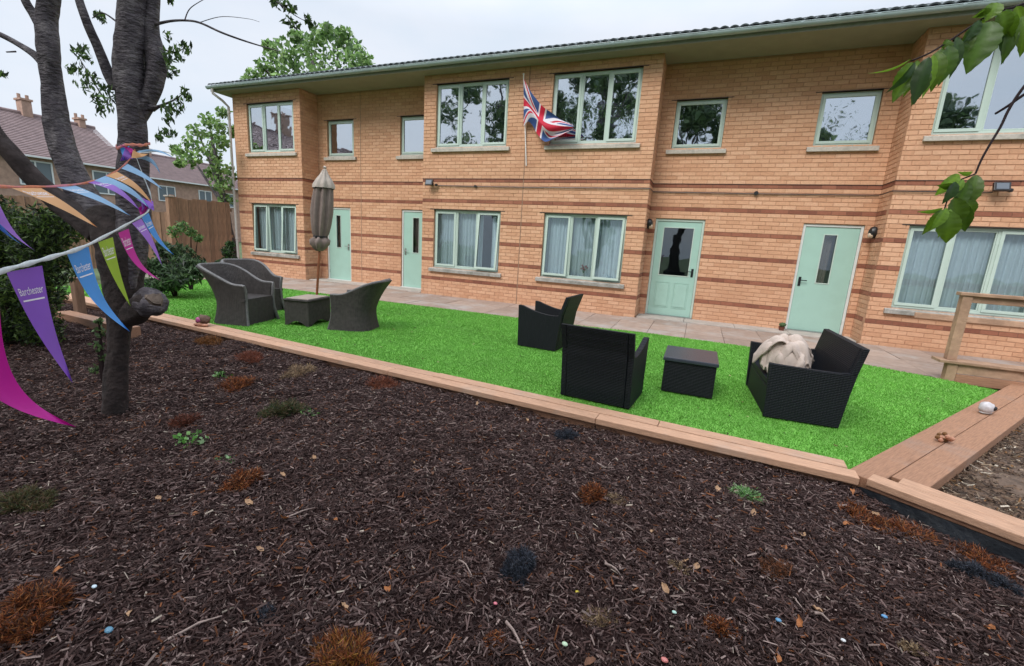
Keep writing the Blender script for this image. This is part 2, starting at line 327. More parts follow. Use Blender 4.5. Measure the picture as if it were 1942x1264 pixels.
# paving of single slabs between lawn and wall
pav = MB(); pav.box(-11.2, 9, -2.62, .0, -.12, -.035); paving = pav.obj('paving', M_conc); tag(paving, kind='structure', label='strip of beige paving slabs along the building')
slab_me = {}
def lawn_far_edge(x):
    pts = [(-9.0, -2.36), (-4.0, -2.36), (-1.78, -2.30), (.46, -2.30), (1.5, -2.18), (3.0, -2.26), (4.54, -2.50), (5.22, -2.80), (6.5, -2.8)]
    return float(np.interp(x, [p[0] for p in pts], [p[1] for p in pts]))
for i in range(31):
    x0 = -11.0 + .6 * i
    for j in range(4):
        y1 = -.50 - .6 * j; y0 = y1 - .594; xa, xb = x0, x0 + .594
        if j == 3:
            y0 = max(y0, lawn_far_edge(x0 + .3) - .01)
            if y1 - y0 < .05: continue
        bay = (xa < -7.72 or -3.95 < xb and xa < 1.19 or xb > 5.0)
        if j == 0 and bay: y1 = -.60
        if j == 0 and not bay: y1 = -.50
        mb = MB(); dz = random.uniform(-.004, .003); mb.box(xa, xb, y0, y1, -.04, -.003 + dz)
        s = mb.obj('paving_slab', M_pave, paving, bev=.004)
for x0, x1 in ((-7.70, -3.97), (1.21, 4.98)):
    mb = MB(); k = x0
    while k < x1 - .05:
        e = min(k + .92, x1); mb = MB(); mb.box(k, e - .008, -.492, -.004, -.04, .012); mb.obj('door_step', M_conc, paving, bev=.004); k = e

# ------------------------------------------------------------------ building
P = .58
BLD = root('care_home_building', (-1.5, 0, 0), 0, 'long two storey buff brick building with red brick bands and pale green windows', 'building')
XA, XB, XC, XD, XE, XR = -10.2, -7.72, -3.95, 1.19, 5.0, 9.2
SOFF = 4.88
# openings: (x0, x1, z0, z1)
WIN = []   # (plane Y, x0, x1, z0, z1, kind, tilt list, interior)
def W_(Y, x0, x1, z0, z1, **k): WIN.append(dict(Y=Y, x0=x0, x1=x1, z0=z0, z1=z1, **k))
W_(-P, -9.67, -7.96, 3.345, 4.60, n=3, up=True)
W_(-P, -9.68, -7.99, .655, 1.995, n=3, tilt=(3, 0, 4))
W_(-P, -3.63, -1.87, 3.355, 4.68, n=3, up=True, swing=0)
W_(-P, -3.63, -1.91, .655, 1.995, n=3, tilt=(0, 0, 5), gap=True)
W_(-P, -.90, .84, 3.355, 4.69, n=3, up=True)
W_(-P, -.90, .83, .655, 1.995, n=3, tilt=(2, 0, 4), flowers=True)
W_(-P, 5.31, 7.05, 3.355, 4.68, n=3, up=True)
W_(-P, 5.31, 7.05, .655, 1.995, n=3, tilt=(0, 0, 0))
W_(0, -7.40, -6.50, 3.32, 4.23, n=1, up=True)
W_(0, -5.03, -4.13, 3.32, 4.23, n=1, up=True)
W_(0, 1.455, 2.365, 3.34, 4.23, n=1, up=True, bar=True)
W_(0, 3.86, 4.74, 3.34, 4.225, n=1, up=True)
DOORS = [dict(x0=-7.50, x1=-6.645, kind='slit', gx=(-7.18, -7.03), gz=(.92, 1.79), hx=-6.76, left=False),
         dict(x0=-4.975, x1=-4.09, kind='slit', gx=(-4.64, -4.46), gz=(.93, 1.81), hx=-4.87, left=True),
         dict(x0=1.325, x1=2.27, kind='half', gx=(1.51, 2.08), gz=(.87, 1.83), hx=2.155, left=False),
         dict(x0=3.945, x1=4.88, kind='slit', gx=(4.31, 4.505), gz=(.94, 1.815), hx=4.05, left=True)]
def openings(Y):
    o = [(w_['x0'], w_['x1'], w_['z0'], w_['z1']) for w_ in WIN if w_['Y'] == Y]
    if Y == 0: o += [(d['x0'], d['x1'], -.02, 2.005) for d in DOORS]
    return o
RUNS = [((XA, -P), (XB, -P), openings(-P)), ((XB, -P), (XB, 0), []), ((XB, 0), (XC, 0), openings(0)), ((XC, 0), (XC, -P), []),
        ((XC, -P), (XD, -P), openings(-P)), ((XD, -P), (XD, 0), []), ((XD, 0), (XE, 0), openings(0)), ((XE, 0), (XE, -P), []),
        ((XE, -P), (XR, -P), openings(-P)), ((XA, 7.4), (XA, -P), [])]
JOINTS = {2: [-6.275], 4: [-1.42]}
back = MB(); singles = []; stuff_b = MB(); stuff_r = MB()
BACK = .006; redm = MB()
for ri, (p0, p1, ops) in enumerate(RUNS):
    p0 = Vector((*p0, 0)); p1 = Vector((*p1, 0)); d = (p1 - p0); Ln = d.length; d.normalize(); nrm = Vector((d.y, -d.x, 0))
    horiz = abs(d.y) < .01
    loc_ops = [(o[0] - p0.x, o[1] - p0.x, o[2], o[3]) for o in ops if horiz and min(p0.x, p1.x) <= o[0] <= max(p0.x, p1.x)]
    # mortar backing as rectangles round the openings (12 cm thick leaf)
    e0_, e1_ = {1: (.008, .02), 3: (.02, .008), 5: (.008, .02), 7: (.02, .008), 2: (.02, .02), 6: (.02, .02)}.get(ri, (0, 0)); e0_ = -e0_ if e0_ > .015 else e0_; e1_ = -e1_ if e1_ > .015 else e1_
    xs = sorted({e0_, Ln - e1_, *[o[0] for o in loc_ops], *[o[1] for o in loc_ops]}); zs = sorted({-.3, SOFF + .1, *[o[2] for o in loc_ops], *[o[3] for o in loc_ops]})
    for a_, b_ in zip(xs[:-1], xs[1:]):
        for c_, e_ in zip(zs[:-1], zs[1:]):
            if b_ - a_ < 1e-6 or e_ - c_ < 1e-6: continue
            if any(o[0] - 1e-6 <= a_ and b_ <= o[1] + 1e-6 and o[2] - 1e-6 <= c_ and e_ <= o[3] + 1e-6 for o in loc_ops): continue
            A = p0 + d * a_ - nrm * BACK; B = p0 + d * b_ - nrm * BACK
            back.slab([A + Vector((0, 0, c_)), B + Vector((0, 0, c_)), B + Vector((0, 0, e_)), A + Vector((0, 0, e_))], -nrm * .11)
    z0w = -.0125
    for k in (5, 11, 17, 23, 29, 35):
        za = z0w + .075 * k - .004; zb_ = za + .0735; cur = e0_ + .001
        for o in sorted(loc_ops) + [(Ln - e1_ - .001, 0, 0, 9)]:
            if not (o[2] < za + .03 < o[3]): continue
            if o[0] - cur > .01:
                A = p0 + d * cur - nrm * (BACK + .001); B = p0 + d * o[0] - nrm * (BACK + .001)
                redm.slab([A + Vector((0, 0, za)), B + Vector((0, 0, za)), B + Vector((0, 0, zb_)), A + Vector((0, 0, zb_))], nrm * .004)
            cur = o[1]
    for k in range(-1, 66):
        za = z0w + .075 * k; zb_ = za + .0655
        if za < -.1: continue
        if zb_ > SOFF + .02: break
        red = k in (5, 11, 17, 23, 29, 35)
        off = (0 if k % 2 else .1125) + ri * .037
        s = -off
        while s < Ln:
            a0, a1 = max(s, 0.0), min(s + .2155, Ln); s += .225
            if a1 - a0 < .012: continue
            segs = [(a0, a1)]
            for o in loc_ops:
                if o[2] < (za + zb_) / 2 < o[3]:
                    ns_ = []
                    for q0, q1 in segs:
                        if q1 <= o[0] or q0 >= o[1]: ns_.append((q0, q1)); continue
                        if q0 < o[0]: ns_.append((q0, o[0]))
                        if q1 > o[1]: ns_.append((o[1], q1))
                    segs = ns_
            for j in JOINTS.get(ri, []):
                jj = j - p0.x; ns_ = []
                for q0, q1 in segs:
                    if q0 < jj < q1: ns_ += [(q0, jj - .009), (jj + .009, q1)]
                    else: ns_.append((q0, q1))
                segs = ns_
            for q0, q1 in segs:
                if q1 - q0 < .012: continue
                jj = random.uniform(-.0015, .0015); t = random.random()
                full = abs((q1 - q0) - .2155) < .004
                c = p0 + d * ((q0 + q1) / 2) + Vector((0, 0, (za + zb_) / 2))
                singles.append(((c - CAM).length, full, c, d, nrm, q1 - q0, red, jj, t))
def in_view(c):
    v = c - CAM; zf = v.dot(FWD)
    return zf > .1 and abs(v.dot(RIGHT) / zf) < PW / 2 / FPX and abs(v.dot(UP) / zf) < PH / 2 / FPX
cand = sorted([i for i, s in enumerate(singles) if s[1] and in_view(s[2]) and s[4].dot(s[2] - CAM) < 0], key=lambda i: singles[i][0])[:292]
cs = set(cand)
WALL = back.obj('wall', M_mortar, BLD)
def brick_shape(L_, n_=None):
    mb = MB(); h = .03275; b = .002
    # front face slightly chamfered, five sides
    vs = [(-L_ / 2, 0, -h), (L_ / 2, 0, -h), (L_ / 2, 0, h), (-L_ / 2, 0, h), (-L_ / 2 + b, -.007, -h + b), (L_ / 2 - b, -.007, -h + b), (L_ / 2 - b, -.007, h - b), (-L_ / 2 + b, -.007, h - b)]
    fs = [(4, 5, 6, 7), (0, 1, 5, 4), (1, 2, 6, 5), (2, 3, 7, 6), (3, 0, 4, 7)]
    return vs, fs
me_b = MB(); me_b.add(*brick_shape(.2155)); me_buff = me_b.mesh('brick', M_brickr); me_b = MB(); me_b.add(*brick_shape(.2155)); me_redb = me_b.mesh('red_brick', M_redr)
for i, s in enumerate(singles):
    _, full, c, d, nrm, L_, red, jj, t = s
    R = Matrix((d, -nrm, Vector((0, 0, 1)))).transposed()
    if i in cs:
        o = bpy.data.objects.new('brick', me_redb if red else me_buff); COL.objects.link(o); o.parent = WALL
        o.matrix_parent_inverse = Matrix.Identity(4); o.location = c - nrm * (BACK - .0 - jj); o.rotation_euler = R.to_euler()
    else:
        vs, fs = brick_shape(L_); tgt = stuff_r if red else stuff_b
        tgt.add([R @ Vector(v) + c - nrm * (BACK - jj) for v in vs], fs, (t, t, t))
redm.obj('red_mortar', mat('red_mortar', (.21, .095, .06), .95, var=.15, vscale=12), WALL)
o = stuff_b.obj('buff_brickwork', M_brick, WALL); o['kind'] = 'stuff'
o = stuff_r.obj('red_brickwork', M_red, WALL); o['kind'] = 'stuff'
# movement joints
for ri, X in ((2, -6.275), (4, -1.42)):
    Yw = 0 if ri == 2 else -P; mb = MB(); mb.box(X - .008, X + .008, Yw + .0, Yw + .0095, 0, SOFF); mb.obj('movement_joint', mat('mastic', (.30, .18, .115), .7), BLD)
# thin dark line above the top band
mb = MB()
for (p0, p1, _o) in RUNS[:9]:
    p0 = Vector((*p0, 2.675)); p1 = Vector((*p1, 2.675)); d = (p1 - p0).normalized(); nrm = Vector((d.y, -d.x, 0))
    mb.slab([p0 + nrm * .002 , p1 + nrm * .002, p1 + nrm * .002 + Vector((0, 0, .012)), p0 + nrm * .002 + Vector((0, 0, .012))], nrm * .006)
mb.obj('dark_band_strip', mat('dark_band_brown', (.05, .022, .018), .7), BLD)
# interior shell: floors, back wall, ceiling
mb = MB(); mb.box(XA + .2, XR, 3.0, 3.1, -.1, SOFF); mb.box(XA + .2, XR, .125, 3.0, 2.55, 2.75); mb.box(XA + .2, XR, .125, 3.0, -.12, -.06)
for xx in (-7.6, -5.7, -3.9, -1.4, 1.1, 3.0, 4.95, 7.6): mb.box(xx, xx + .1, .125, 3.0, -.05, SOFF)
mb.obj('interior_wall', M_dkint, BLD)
mb = MB(); mb.box(XA + .13, XR, 7.3, 7.4, -.3, SOFF); mb.box(XR - .1, XR, -P + .12, 7.3, -.3, SOFF); mb.obj('rear_wall', M_hwall, BLD)
# ------- windows
def curtain_mesh(x0, x1, z0, z1, Y, amp=.022, wl=.085, ph=0):
    n = max(8, int((x1 - x0) / .008)); vs = []; fs = []
    for i in range(n + 1):
        x = x0 + (x1 - x0) * i / n; u = x / wl
        for j, z in enumerate((z0, (z0 + z1) / 2, z1)):
            g = 1 - .35 * j / 2
            vs.append((x + .008 * j * math.sin(u * 1.7 + ph), Y + amp * g * (math.sin(u * 6.28 + ph + 1.2 * math.sin(u * 1.1)) + .5 * math.sin(u * 2.9 + ph)), z))
    for i in range(n):
        for j in range(2): a = i * 3 + j; fs.append((a, a + 3, a + 4, a + 1))
    mb = MB(); mb.add(vs, fs); return mb
def rect_frame(mb, x0, x1, z0, z1, t, ya, yb, M=None):
    mb.box(x0, x1, ya, yb, z0, z0 + t, M=M); mb.box(x0, x1, ya, yb, z1 - t, z1, M=M)
    mb.box(x0, x0 + t, ya, yb, z0 + t, z1 - t, M=M); mb.box(x1 - t, x1, ya, yb, z0 + t, z1 - t, M=M)
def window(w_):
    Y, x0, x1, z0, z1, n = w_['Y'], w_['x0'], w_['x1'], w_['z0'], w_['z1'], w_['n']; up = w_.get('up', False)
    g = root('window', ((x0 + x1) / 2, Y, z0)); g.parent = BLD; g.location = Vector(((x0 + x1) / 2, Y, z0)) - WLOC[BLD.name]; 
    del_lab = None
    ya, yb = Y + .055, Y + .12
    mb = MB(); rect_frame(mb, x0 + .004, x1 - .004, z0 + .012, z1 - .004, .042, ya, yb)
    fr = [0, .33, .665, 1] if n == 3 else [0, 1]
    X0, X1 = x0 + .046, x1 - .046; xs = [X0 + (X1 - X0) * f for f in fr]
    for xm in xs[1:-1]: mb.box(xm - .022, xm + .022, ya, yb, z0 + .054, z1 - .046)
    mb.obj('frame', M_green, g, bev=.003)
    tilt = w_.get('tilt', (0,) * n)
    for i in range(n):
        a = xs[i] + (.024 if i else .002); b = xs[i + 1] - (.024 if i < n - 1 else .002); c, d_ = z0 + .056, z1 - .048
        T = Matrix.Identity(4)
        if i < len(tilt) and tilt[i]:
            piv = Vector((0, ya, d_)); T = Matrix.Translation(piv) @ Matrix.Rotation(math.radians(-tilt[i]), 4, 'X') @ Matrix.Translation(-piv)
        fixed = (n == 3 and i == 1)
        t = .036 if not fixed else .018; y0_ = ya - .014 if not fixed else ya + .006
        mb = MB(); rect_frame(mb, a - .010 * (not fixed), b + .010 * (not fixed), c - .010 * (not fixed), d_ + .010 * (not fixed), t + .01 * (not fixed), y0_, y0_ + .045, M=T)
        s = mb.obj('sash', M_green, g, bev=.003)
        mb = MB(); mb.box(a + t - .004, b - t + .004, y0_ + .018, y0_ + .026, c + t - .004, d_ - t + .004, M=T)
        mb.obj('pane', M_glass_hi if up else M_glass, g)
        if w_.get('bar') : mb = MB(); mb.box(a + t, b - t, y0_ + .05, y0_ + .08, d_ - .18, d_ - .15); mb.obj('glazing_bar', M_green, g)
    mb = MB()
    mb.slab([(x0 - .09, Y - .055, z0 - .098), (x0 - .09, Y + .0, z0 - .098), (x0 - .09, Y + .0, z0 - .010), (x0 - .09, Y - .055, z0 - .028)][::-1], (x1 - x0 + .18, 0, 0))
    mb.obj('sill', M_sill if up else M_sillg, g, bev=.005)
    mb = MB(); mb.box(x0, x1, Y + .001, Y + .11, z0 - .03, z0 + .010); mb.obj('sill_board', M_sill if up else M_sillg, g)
    mb = MB(); mb.box(x0 - .10, x1 + .10, Y - .006, Y + .05, z1, z1 + .012); mb.obj('head_shadow_strip', mat('head_shadow', (.05, .035, .03), .7) if 'head_shadow' not in bpy.data.materials else bpy.data.materials['head_shadow'], g)  # dark strip standing in for the shadow line over the opening
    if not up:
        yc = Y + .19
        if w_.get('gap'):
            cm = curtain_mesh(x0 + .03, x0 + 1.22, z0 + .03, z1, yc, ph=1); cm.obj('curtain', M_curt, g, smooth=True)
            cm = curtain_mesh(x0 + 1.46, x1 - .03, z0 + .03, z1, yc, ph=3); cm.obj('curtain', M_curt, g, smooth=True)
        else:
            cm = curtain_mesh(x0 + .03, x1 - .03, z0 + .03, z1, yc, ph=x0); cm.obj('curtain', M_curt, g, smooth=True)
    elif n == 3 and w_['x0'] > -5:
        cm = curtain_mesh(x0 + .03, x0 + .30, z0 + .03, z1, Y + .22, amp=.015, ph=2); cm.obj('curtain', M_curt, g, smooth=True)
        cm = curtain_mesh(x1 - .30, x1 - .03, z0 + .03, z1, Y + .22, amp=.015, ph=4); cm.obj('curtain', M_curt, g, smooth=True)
    return g
for w_ in WIN: window(w_)
fv = root('flower_vase', (.02, -.435, .668), 0, 'small vase of pink flowers inside the lower window nearest the half glazed door', 'flower vase')
mb = MB(); mb.lathe([(.02, 0), (.034, .03), (.03, .07), (.016, .11), (.02, .13)], seg=14); child('vase', mb.mesh('vase', M_white, smooth='auto'), fv)
mb = MB(); fl_ = MB()
for k in range(9):
    a = k * 2.4; x_, y_, z_ = .06 * math.cos(a) * (.4 + k / 9), .02 * math.sin(a), .20 + .10 * ((k * 5) % 9) / 9
    mb.tube([(0, 0, .12), (x_ * .5, y_, .12 + (z_ - .12) * .6), (x_, y_, z_)], [.003, .002, .002], 5)
    for q in range(5): b_ = q * 1.257; fl_.add([(x_, y_ - .01, z_), (x_ + .022 * math.cos(b_), y_ - .012, z_ + .022 * math.sin(b_)), (x_ + .022 * math.cos(b_ + .9), y_ - .006, z_ + .022 * math.sin(b_ + .9))], [(0, 1, 2)])
child('stems', mb.mesh('stems', mat('stem_green', (.06, .14, .04), .7)), fv)
child('petals', fl_.mesh('petals', mat('pink_petal', (.45, .08, .13), .7)), fv)
# ------- doors
def door(D):
    x0, x1 = D['x0'], D['x1']; zt = 2.0
    g = root('door', ((x0 + x1) / 2, 0, 0)); g.parent = BLD; g.location = Vector(((x0 + x1) / 2, 0, 0)) - WLOC[BLD.name]
    mb = MB(); t = .045; ya, yb = .03, .11
    mb.box(x0 + .003, x0 + t, ya, yb, .014, zt); mb.box(x1 - t, x1 - .003, ya, yb, .014, zt); mb.box(x0 + t, x1 - t, ya, yb, zt - t, zt)
    mb.obj('frame', M_frame_white if D['kind'] == 'slit' else M_green, g, bev=.003)
    a, b, c, d_ = x0 + t + .004, x1 - t - .004, .03, zt - t - .004; gx0, gx1 = D['gx']; gz0, gz1 = D['gz']; y0 = .045; y1 = .09
    mb = MB(); mb.box(a, gx0, y0, y1, c, d_); mb.box(gx1, b, y0, y1, c, d_); mb.box(gx0, gx1, y0, y1, c, gz0); mb.box(gx0, gx1, y0, y1, gz1, d_)
    mb.obj('leaf', M_door, g)
    mb = MB(); rect_frame(mb, gx0 - .015, gx1 + .015, gz0 - .015, gz1 + .015, .018, y0 - .008, y0); mb.obj('glazing_bead', M_green, g, bev=.002)
    mb = MB(); mb.box(gx0, gx1, y0 + .02, y0 + .026, gz0, gz1); mb.obj('pane', M_glass, g)
    if D['kind'] == 'half':
        for q0, q1 in ((1.47, 1.765), (1.835, 2.125)):
            mb = MB(); rect_frame(mb, q0, q1, .19, .725, .012, y0 - .007, y0 - .001); mb.box(q0 + .03, q1 - .03, y0 - .010, y0 - .001, .22, .695); mb.obj('door_panel', M_door, g, bev=.004)
    hx = D['hx']
    mb = MB(); mb.box(hx - .022, hx + .022, y0 - .008, y0 - .001, .86, 1.03); mb.tube([(hx, y0 - .008, .97), (hx, y0 - .05, .97)], .010, 8)
    sgn = 1 if D['left'] else -1; mb.tube([(hx, y0 - .048, .97), (hx + sgn * .11, y0 - .048, .968)], .009, 8)
    mb.obj('handle', M_handle if D['x0'] > 0 else M_metal, g)
    for zz in (.25, 1.0, 1.75):
        mb = MB(); xx = x1 - t if D['left'] else x0 + t; mb.tube([(xx, y0 - .006, zz - .045), (xx, y0 - .006, zz + .045)], .008, 6); mb.obj('hinge', mat('hinge_metal', (.25, .32, .28), .5) if 'hinge_metal' not in bpy.data.materials else bpy.data.materials['hinge_metal'], g)
    mb = MB(); mb.box(x0 + .003, x1 - .003, -.02, .10, .0122, .028); mb.obj('threshold', M_metal if D['x0'] > 0 else M_frame_white, g)
    # curtain / dim room behind the glass
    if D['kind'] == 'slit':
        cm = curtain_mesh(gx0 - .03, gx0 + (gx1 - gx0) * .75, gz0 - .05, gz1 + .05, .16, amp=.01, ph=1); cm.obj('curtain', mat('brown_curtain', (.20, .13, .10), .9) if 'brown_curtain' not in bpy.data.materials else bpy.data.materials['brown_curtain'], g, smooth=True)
for D in DOORS: door(D)
# ------- eaves
mb = MB(); mb.box(XA - .35, XR + .2, -.90, -.02, SOFF, SOFF + .012); mb.obj('soffit', M_soff, BLD)
mb = MB(); mb.box(XA - .36, XR + .2, -.925, -.9005, SOFF - .015, SOFF + .13); mb.obj('fascia', mat('fascia_board', (.26, .27, .24), .6, var=.1), BLD)
def half_round(x0, x1, yc, zc, r, th=.004, seg=12):
    mb = MB(); vs = []; fs = []
    for x in (x0, x1):
        for rr in (r, r - th):
            for k in range(seg + 1):
                a = math.pi + math.pi * k / seg; vs.append((x, yc + rr * math.cos(a), zc + rr * math.sin(a)))
    n = seg + 1
    for k in range(seg):
        fs += [(k, k + 1, 2 * n + k + 1, 2 * n + k), (n + k + 1, n + k, 3 * n + k, 3 * n + k + 1), (k + 1, k, n + k, n + k + 1), (2 * n + k, 2 * n + k + 1, 3 * n + k + 1, 3 * n + k)]
    fs += [(0, 2 * n, 3 * n, n), (n - 1, 2 * n - 1, 4 * n - 1, 3 * n - 1)]
    mb.add(vs, fs); return mb
GUT = half_round(XA - .38, XR + .2, -.992, SOFF + .085, .060).obj('gutter', M_gut, BLD, smooth='auto')
mb = MB(); mb.tube([(XA - .38, -1.052, SOFF + .087), (XR + .2, -1.052, SOFF + .087)], .006, 6); mb.obj('gutter_lip', M_gut, GUT)
for i in range(20):
    X = XA - .2 + .975 * i
    half_round(X - .022, X + .022, -.992, SOFF + .087, .066, th=.006).obj('gutter_bracket', M_gut, GUT)
mb = MB(); mb.lathe([(0.0, -.002), (.062, 0), (.062, .003), (0, .004)], seg=16); mb.v = [(XA - .383 + z, -.992 + x_, SOFF + .085 - abs(y_)) for x_, y_, z in mb.v]; mb.obj('gutter_end', M_gut, GUT)
# roof: eave row of separate tiles, the rest as corrugated courses
ROOF = MB(); sl = math.radians(22); ca, sa = math.cos(sl), math.sin(sl); Y0, Z0 = -1.0, SOFF + .115
ROOF.slab([(XA - .35, Y0 + .12, Z0 + .02), (XR + .2, Y0 + .12, Z0 + .02), (XR + .2, 3.6, Z0 + (3.6 - Y0) * sa / ca - .03), (XA - .35, 3.6, Z0 + (3.6 - Y0) * sa / ca - .03)], (0, 0, -.05))
ROOF.slab([(XA - .35, 3.6, Z0 + (3.6 - Y0) * sa / ca - .03), (XR + .2, 3.6, Z0 + (3.6 - Y0) * sa / ca - .03), (XR + .2, 8.2, Z0), (XA - .35, 8.2, Z0)], (0, 0, -.05))
roof = ROOF.obj('roof', M_tile, BLD)
def tile_prof(u): return .034 * max(0, math.cos(u * math.pi)) ** .8 if abs(u) < .5 else 0
def tile_geo():
    vs = []; fs = []; us = [-.5, -.42, -.33, -.22, -.1, 0, .1, .22, .33, .42, .5]; w0 = .152
    for s_ in (0, .34):
        for u in us: h = tile_prof(u) + .012 - s_ * .02; vs.append((u * w0, s_ * ca - h * sa, s_ * sa + h * ca))
    for u in us: h = tile_prof(u) * .75 - .004; vs.append((u * w0, -h * sa, h * ca))
    n = len(us)
    for k in range(n - 1): fs += [(k, k + 1, n + k + 1, n + k), (2 * n + k, 2 * n + k + 1, k + 1, k)]
    return vs, fs
tg = MB(); tg.add(*tile_geo()); tme = tg.mesh('roof_tile', M_tile, smooth='auto'); ntile = int((XR + .2 - (XA - .35)) / .152)
for i in range(ntile):
    child('roof_tile', tme, roof, Vector((XA - .35 + .076 + .152 * i, Y0, Z0 + random.uniform(-.003, .003))) )
st = MB(); gv, gf = tile_geo()
for r_ in range(1, 15):
    for i in range(ntile):
        o_ = Vector((XA - .35 + .076 + .152 * i, Y0 + r_ * .325 * ca, Z0 + r_ * .325 * sa)); st.add([Vector(v) + o_ for v in gv], gf)
o = st.obj('roof_tile_courses', M_tile, roof, smooth=False); o['kind'] = 'stuff'
# downpipe
mb = MB(); xd = -10.29; mb.tube([(xd - .10, -.992, SOFF + .03), (xd - .10, -.99, SOFF - .08), (xd + .0, -.80, SOFF - .22), (xd + .03, -.66, SOFF - .34), (xd + .03, -.66, 2.5), (xd + .03, -.66, .04)], .034, 10)
dp = mb.obj('downpipe', M_pipe, BLD, smooth='auto')
for zz in (4.4, 2.7, 1.0): mb = MB(); mb.tube([(xd + .03, -.66, zz - .03), (xd + .03, -.66, zz + .03)], .042, 10); mb.obj('pipe_collar', M_pipe, dp)
# cable, junction boxes
mb = MB(); cz = 2.515; y1, y2 = -P - .022, -.022
mb.tube([(-3.55, y1, cz + .015), (-2.6, y1, cz), (-1.2, y1, cz - .004), (0, y1, cz - .002), (XD + .02, y1, cz), (XD + .024, y2, cz + .005), (2.2, y2, cz), (3.2, y2, cz - .004), (XE - .024, y2, cz), (XE - .024, y1, cz), (6.2, y1, cz - .002)], .0095, 6)
tag(mb.obj('cable', M_dark), 'black cable clipped along the brick wall under the top red band', 'cable')
for (x_, y_) in ((3.08, -.03), (-2.55, -P - .03)):
    mb = MB(); mb.tube([(x_, y_ + .03, 2.52), (x_, y_ - .02, 2.52)], .038 if x_ > 0 else .026, 12); tag(mb.obj('junction_box', M_dark), 'round black junction box on the cable between the two doors' if x_ > 0 else 'small black junction box on the cable beside the left floodlight', 'junction box')
# floodlights
def floodlight(X, face, lab):
    Yw = -P; g = root('floodlight', (X, Yw, 2.57), 0, lab, 'floodlight', 'floodlights on the wall')
    T = Matrix.Rotation(math.radians(-18), 4, 'X') @ Matrix.Rotation(face, 4, 'Z')
    mb = MB(); mb.box(-.095, .095, -.05, .0, -.065, .065, M=Matrix.Translation((0, -.11, 0)) @ T); child('housing', mb.mesh('housing', M_dark, bev=.006), g)
    mb = MB(); mb.box(-.07, .07, -.056, -.051, -.045, .045, M=Matrix.Translation((0, -.11, 0)) @ T); child('lens', mb.mesh('lens', mat('lens_glass', (.12, .14, .17), .25)), g)
    mb = MB(); mb.box(-.03, .03, -.05, 0, -.04, .03); mb.tube([(-.06, -.10, -.02), (0, -.03, -.03), (.06, -.10, -.02)], .008, 6); child('bracket', mb.mesh('bracket', M_dark), g)
    mb = MB(); mb.lathe([(.0, -.03), (.028, -.025), (.034, 0), (.03, .02), (0, .03)], c=(.14, -.06, -.03), seg=12); child('sensor', mb.mesh('sensor', M_dark, smooth='auto'), g)
floodlight(-3.69, 0, 'black floodlight near the corner beside the half hidden door')
floodlight(6.24, 0, 'black floodlight above the large curtained ground floor window')
# bulkhead wall lamps on the returns
def walllamp(X, Yc, z, sgn, lab):
    g = root('wall_lamp', (X, Yc, z), 0, lab, 'wall lamp', 'round wall lamps by the doors')
    mb = MB(); mb.lathe([(.0, 0), (.075, 0), (.085, .03), (.07, .075), (.03, .10), (0, .105)], seg=18)
    mb.v = [(-sgn * z_, y_ * 1.0, x_ * 1.25 + .01) for x_, y_, z_ in mb.v]; child('hood', mb.mesh('hood', M_dark, smooth='auto'), g)
    mb = MB(); mb.lathe([(0, .02), (.05, .03), (.055, .06), (.04, .095), (0, .112)], seg=14)
    mb.v = [(-sgn * z_ * 1.0, y_ - .012, x_ - .035) for x_, y_, z_ in mb.v]; child('diffuser', mb.mesh('diffuser', M_lampglass, smooth='auto'), g)
walllamp(XE - .002, -.17, 1.87, 1, 'black round wall lamp with cream diffuser right of the door with the narrow pane')
walllamp(XD + .002, -.20, 1.87, -1, 'black wall lamp left of the half glazed door')
# wall flagpole and flag
pb, pt = onY(998, 315, -P - .02), onY(993, 141, -P - .10)
FL = root('wall_flag', pb, 0, 'red white and blue union flag hanging from a short white pole between upper windows', 'flag')
mb = MB(); mb.tube([pb, pt], .011, 8); mb.lathe([(0, -.02), (.018, -.012), (.022, 0), (.018, .014), (0, .022)], c=tuple(pt), seg=12); mb.obj('flagpole', M_white, FL, smooth='auto')
def lerp_poly(pts, u):
    s = u * (len(pts) - 1); i = min(int(s), len(pts) - 2); f = s - i
    p = [pts[max(i - 1, 0)], pts[i], pts[i + 1], pts[min(i + 2, len(pts) - 1)]]
    return tuple(.5 * ((2 * p[1][k]) + (-p[0][k] + p[2][k]) * f + (2 * p[0][k] - 5 * p[1][k] + 4 * p[2][k] - p[3][k]) * f * f + (-p[0][k] + 3 * p[1][k] - 3 * p[2][k] + p[3][k]) * f ** 3) for k in range(len(p[0])))
top = [(993, 148), (1004, 170), (1017, 188), (1030, 203), (1046, 214), (1064, 227), (1088, 239)]
bot = [(993, 239), (1002, 231), (1011, 240), (1020, 256), (1034, 269), (1054, 261), (1086, 246)]
NU, NV = 130, 84; vs = []; cols = []
def jack(u, v):
    X, Y = (u - .5) * 60, (v - .5) * 30
    red, white, blue = (.58, .012, .045), (.74, .72, .78), (.035, .085, .26)
    if abs(X) < 3.2 or abs(Y) < 3.2: return red
    if abs(X) < 5 or abs(Y) < 5: return white
    for s_ in (1, -1):
        dd = (Y * 2 - s_ * X) / math.sqrt(5)
        if abs(dd) < 3.2:
            side = dd * (1 if (X > 0) else -1) * (1 if s_ > 0 else 1)
            return red if (-2.1 < side < -.15) else white
    return blue
for j in range(NV + 1):
    v = j / NV
    for i in range(NU + 1):
        u = i / NU; a = lerp_poly(top, u); b = lerp_poly(bot, u); q = v + .10 * math.sin(v * 6.28) * math.sin(u * 5)
        px, py = a[0] + (b[0] - a[0]) * q, a[1] + (b[1] - a[1]) * q
        dpt = -P - .09 - .16 * u - .05 * math.sin(v * 9 + u * 5) * (.3 + u) - .03 * math.sin(u * 14)
        vs.append(onY(px, py, dpt)); cols.append(jack(u, 1 - v))
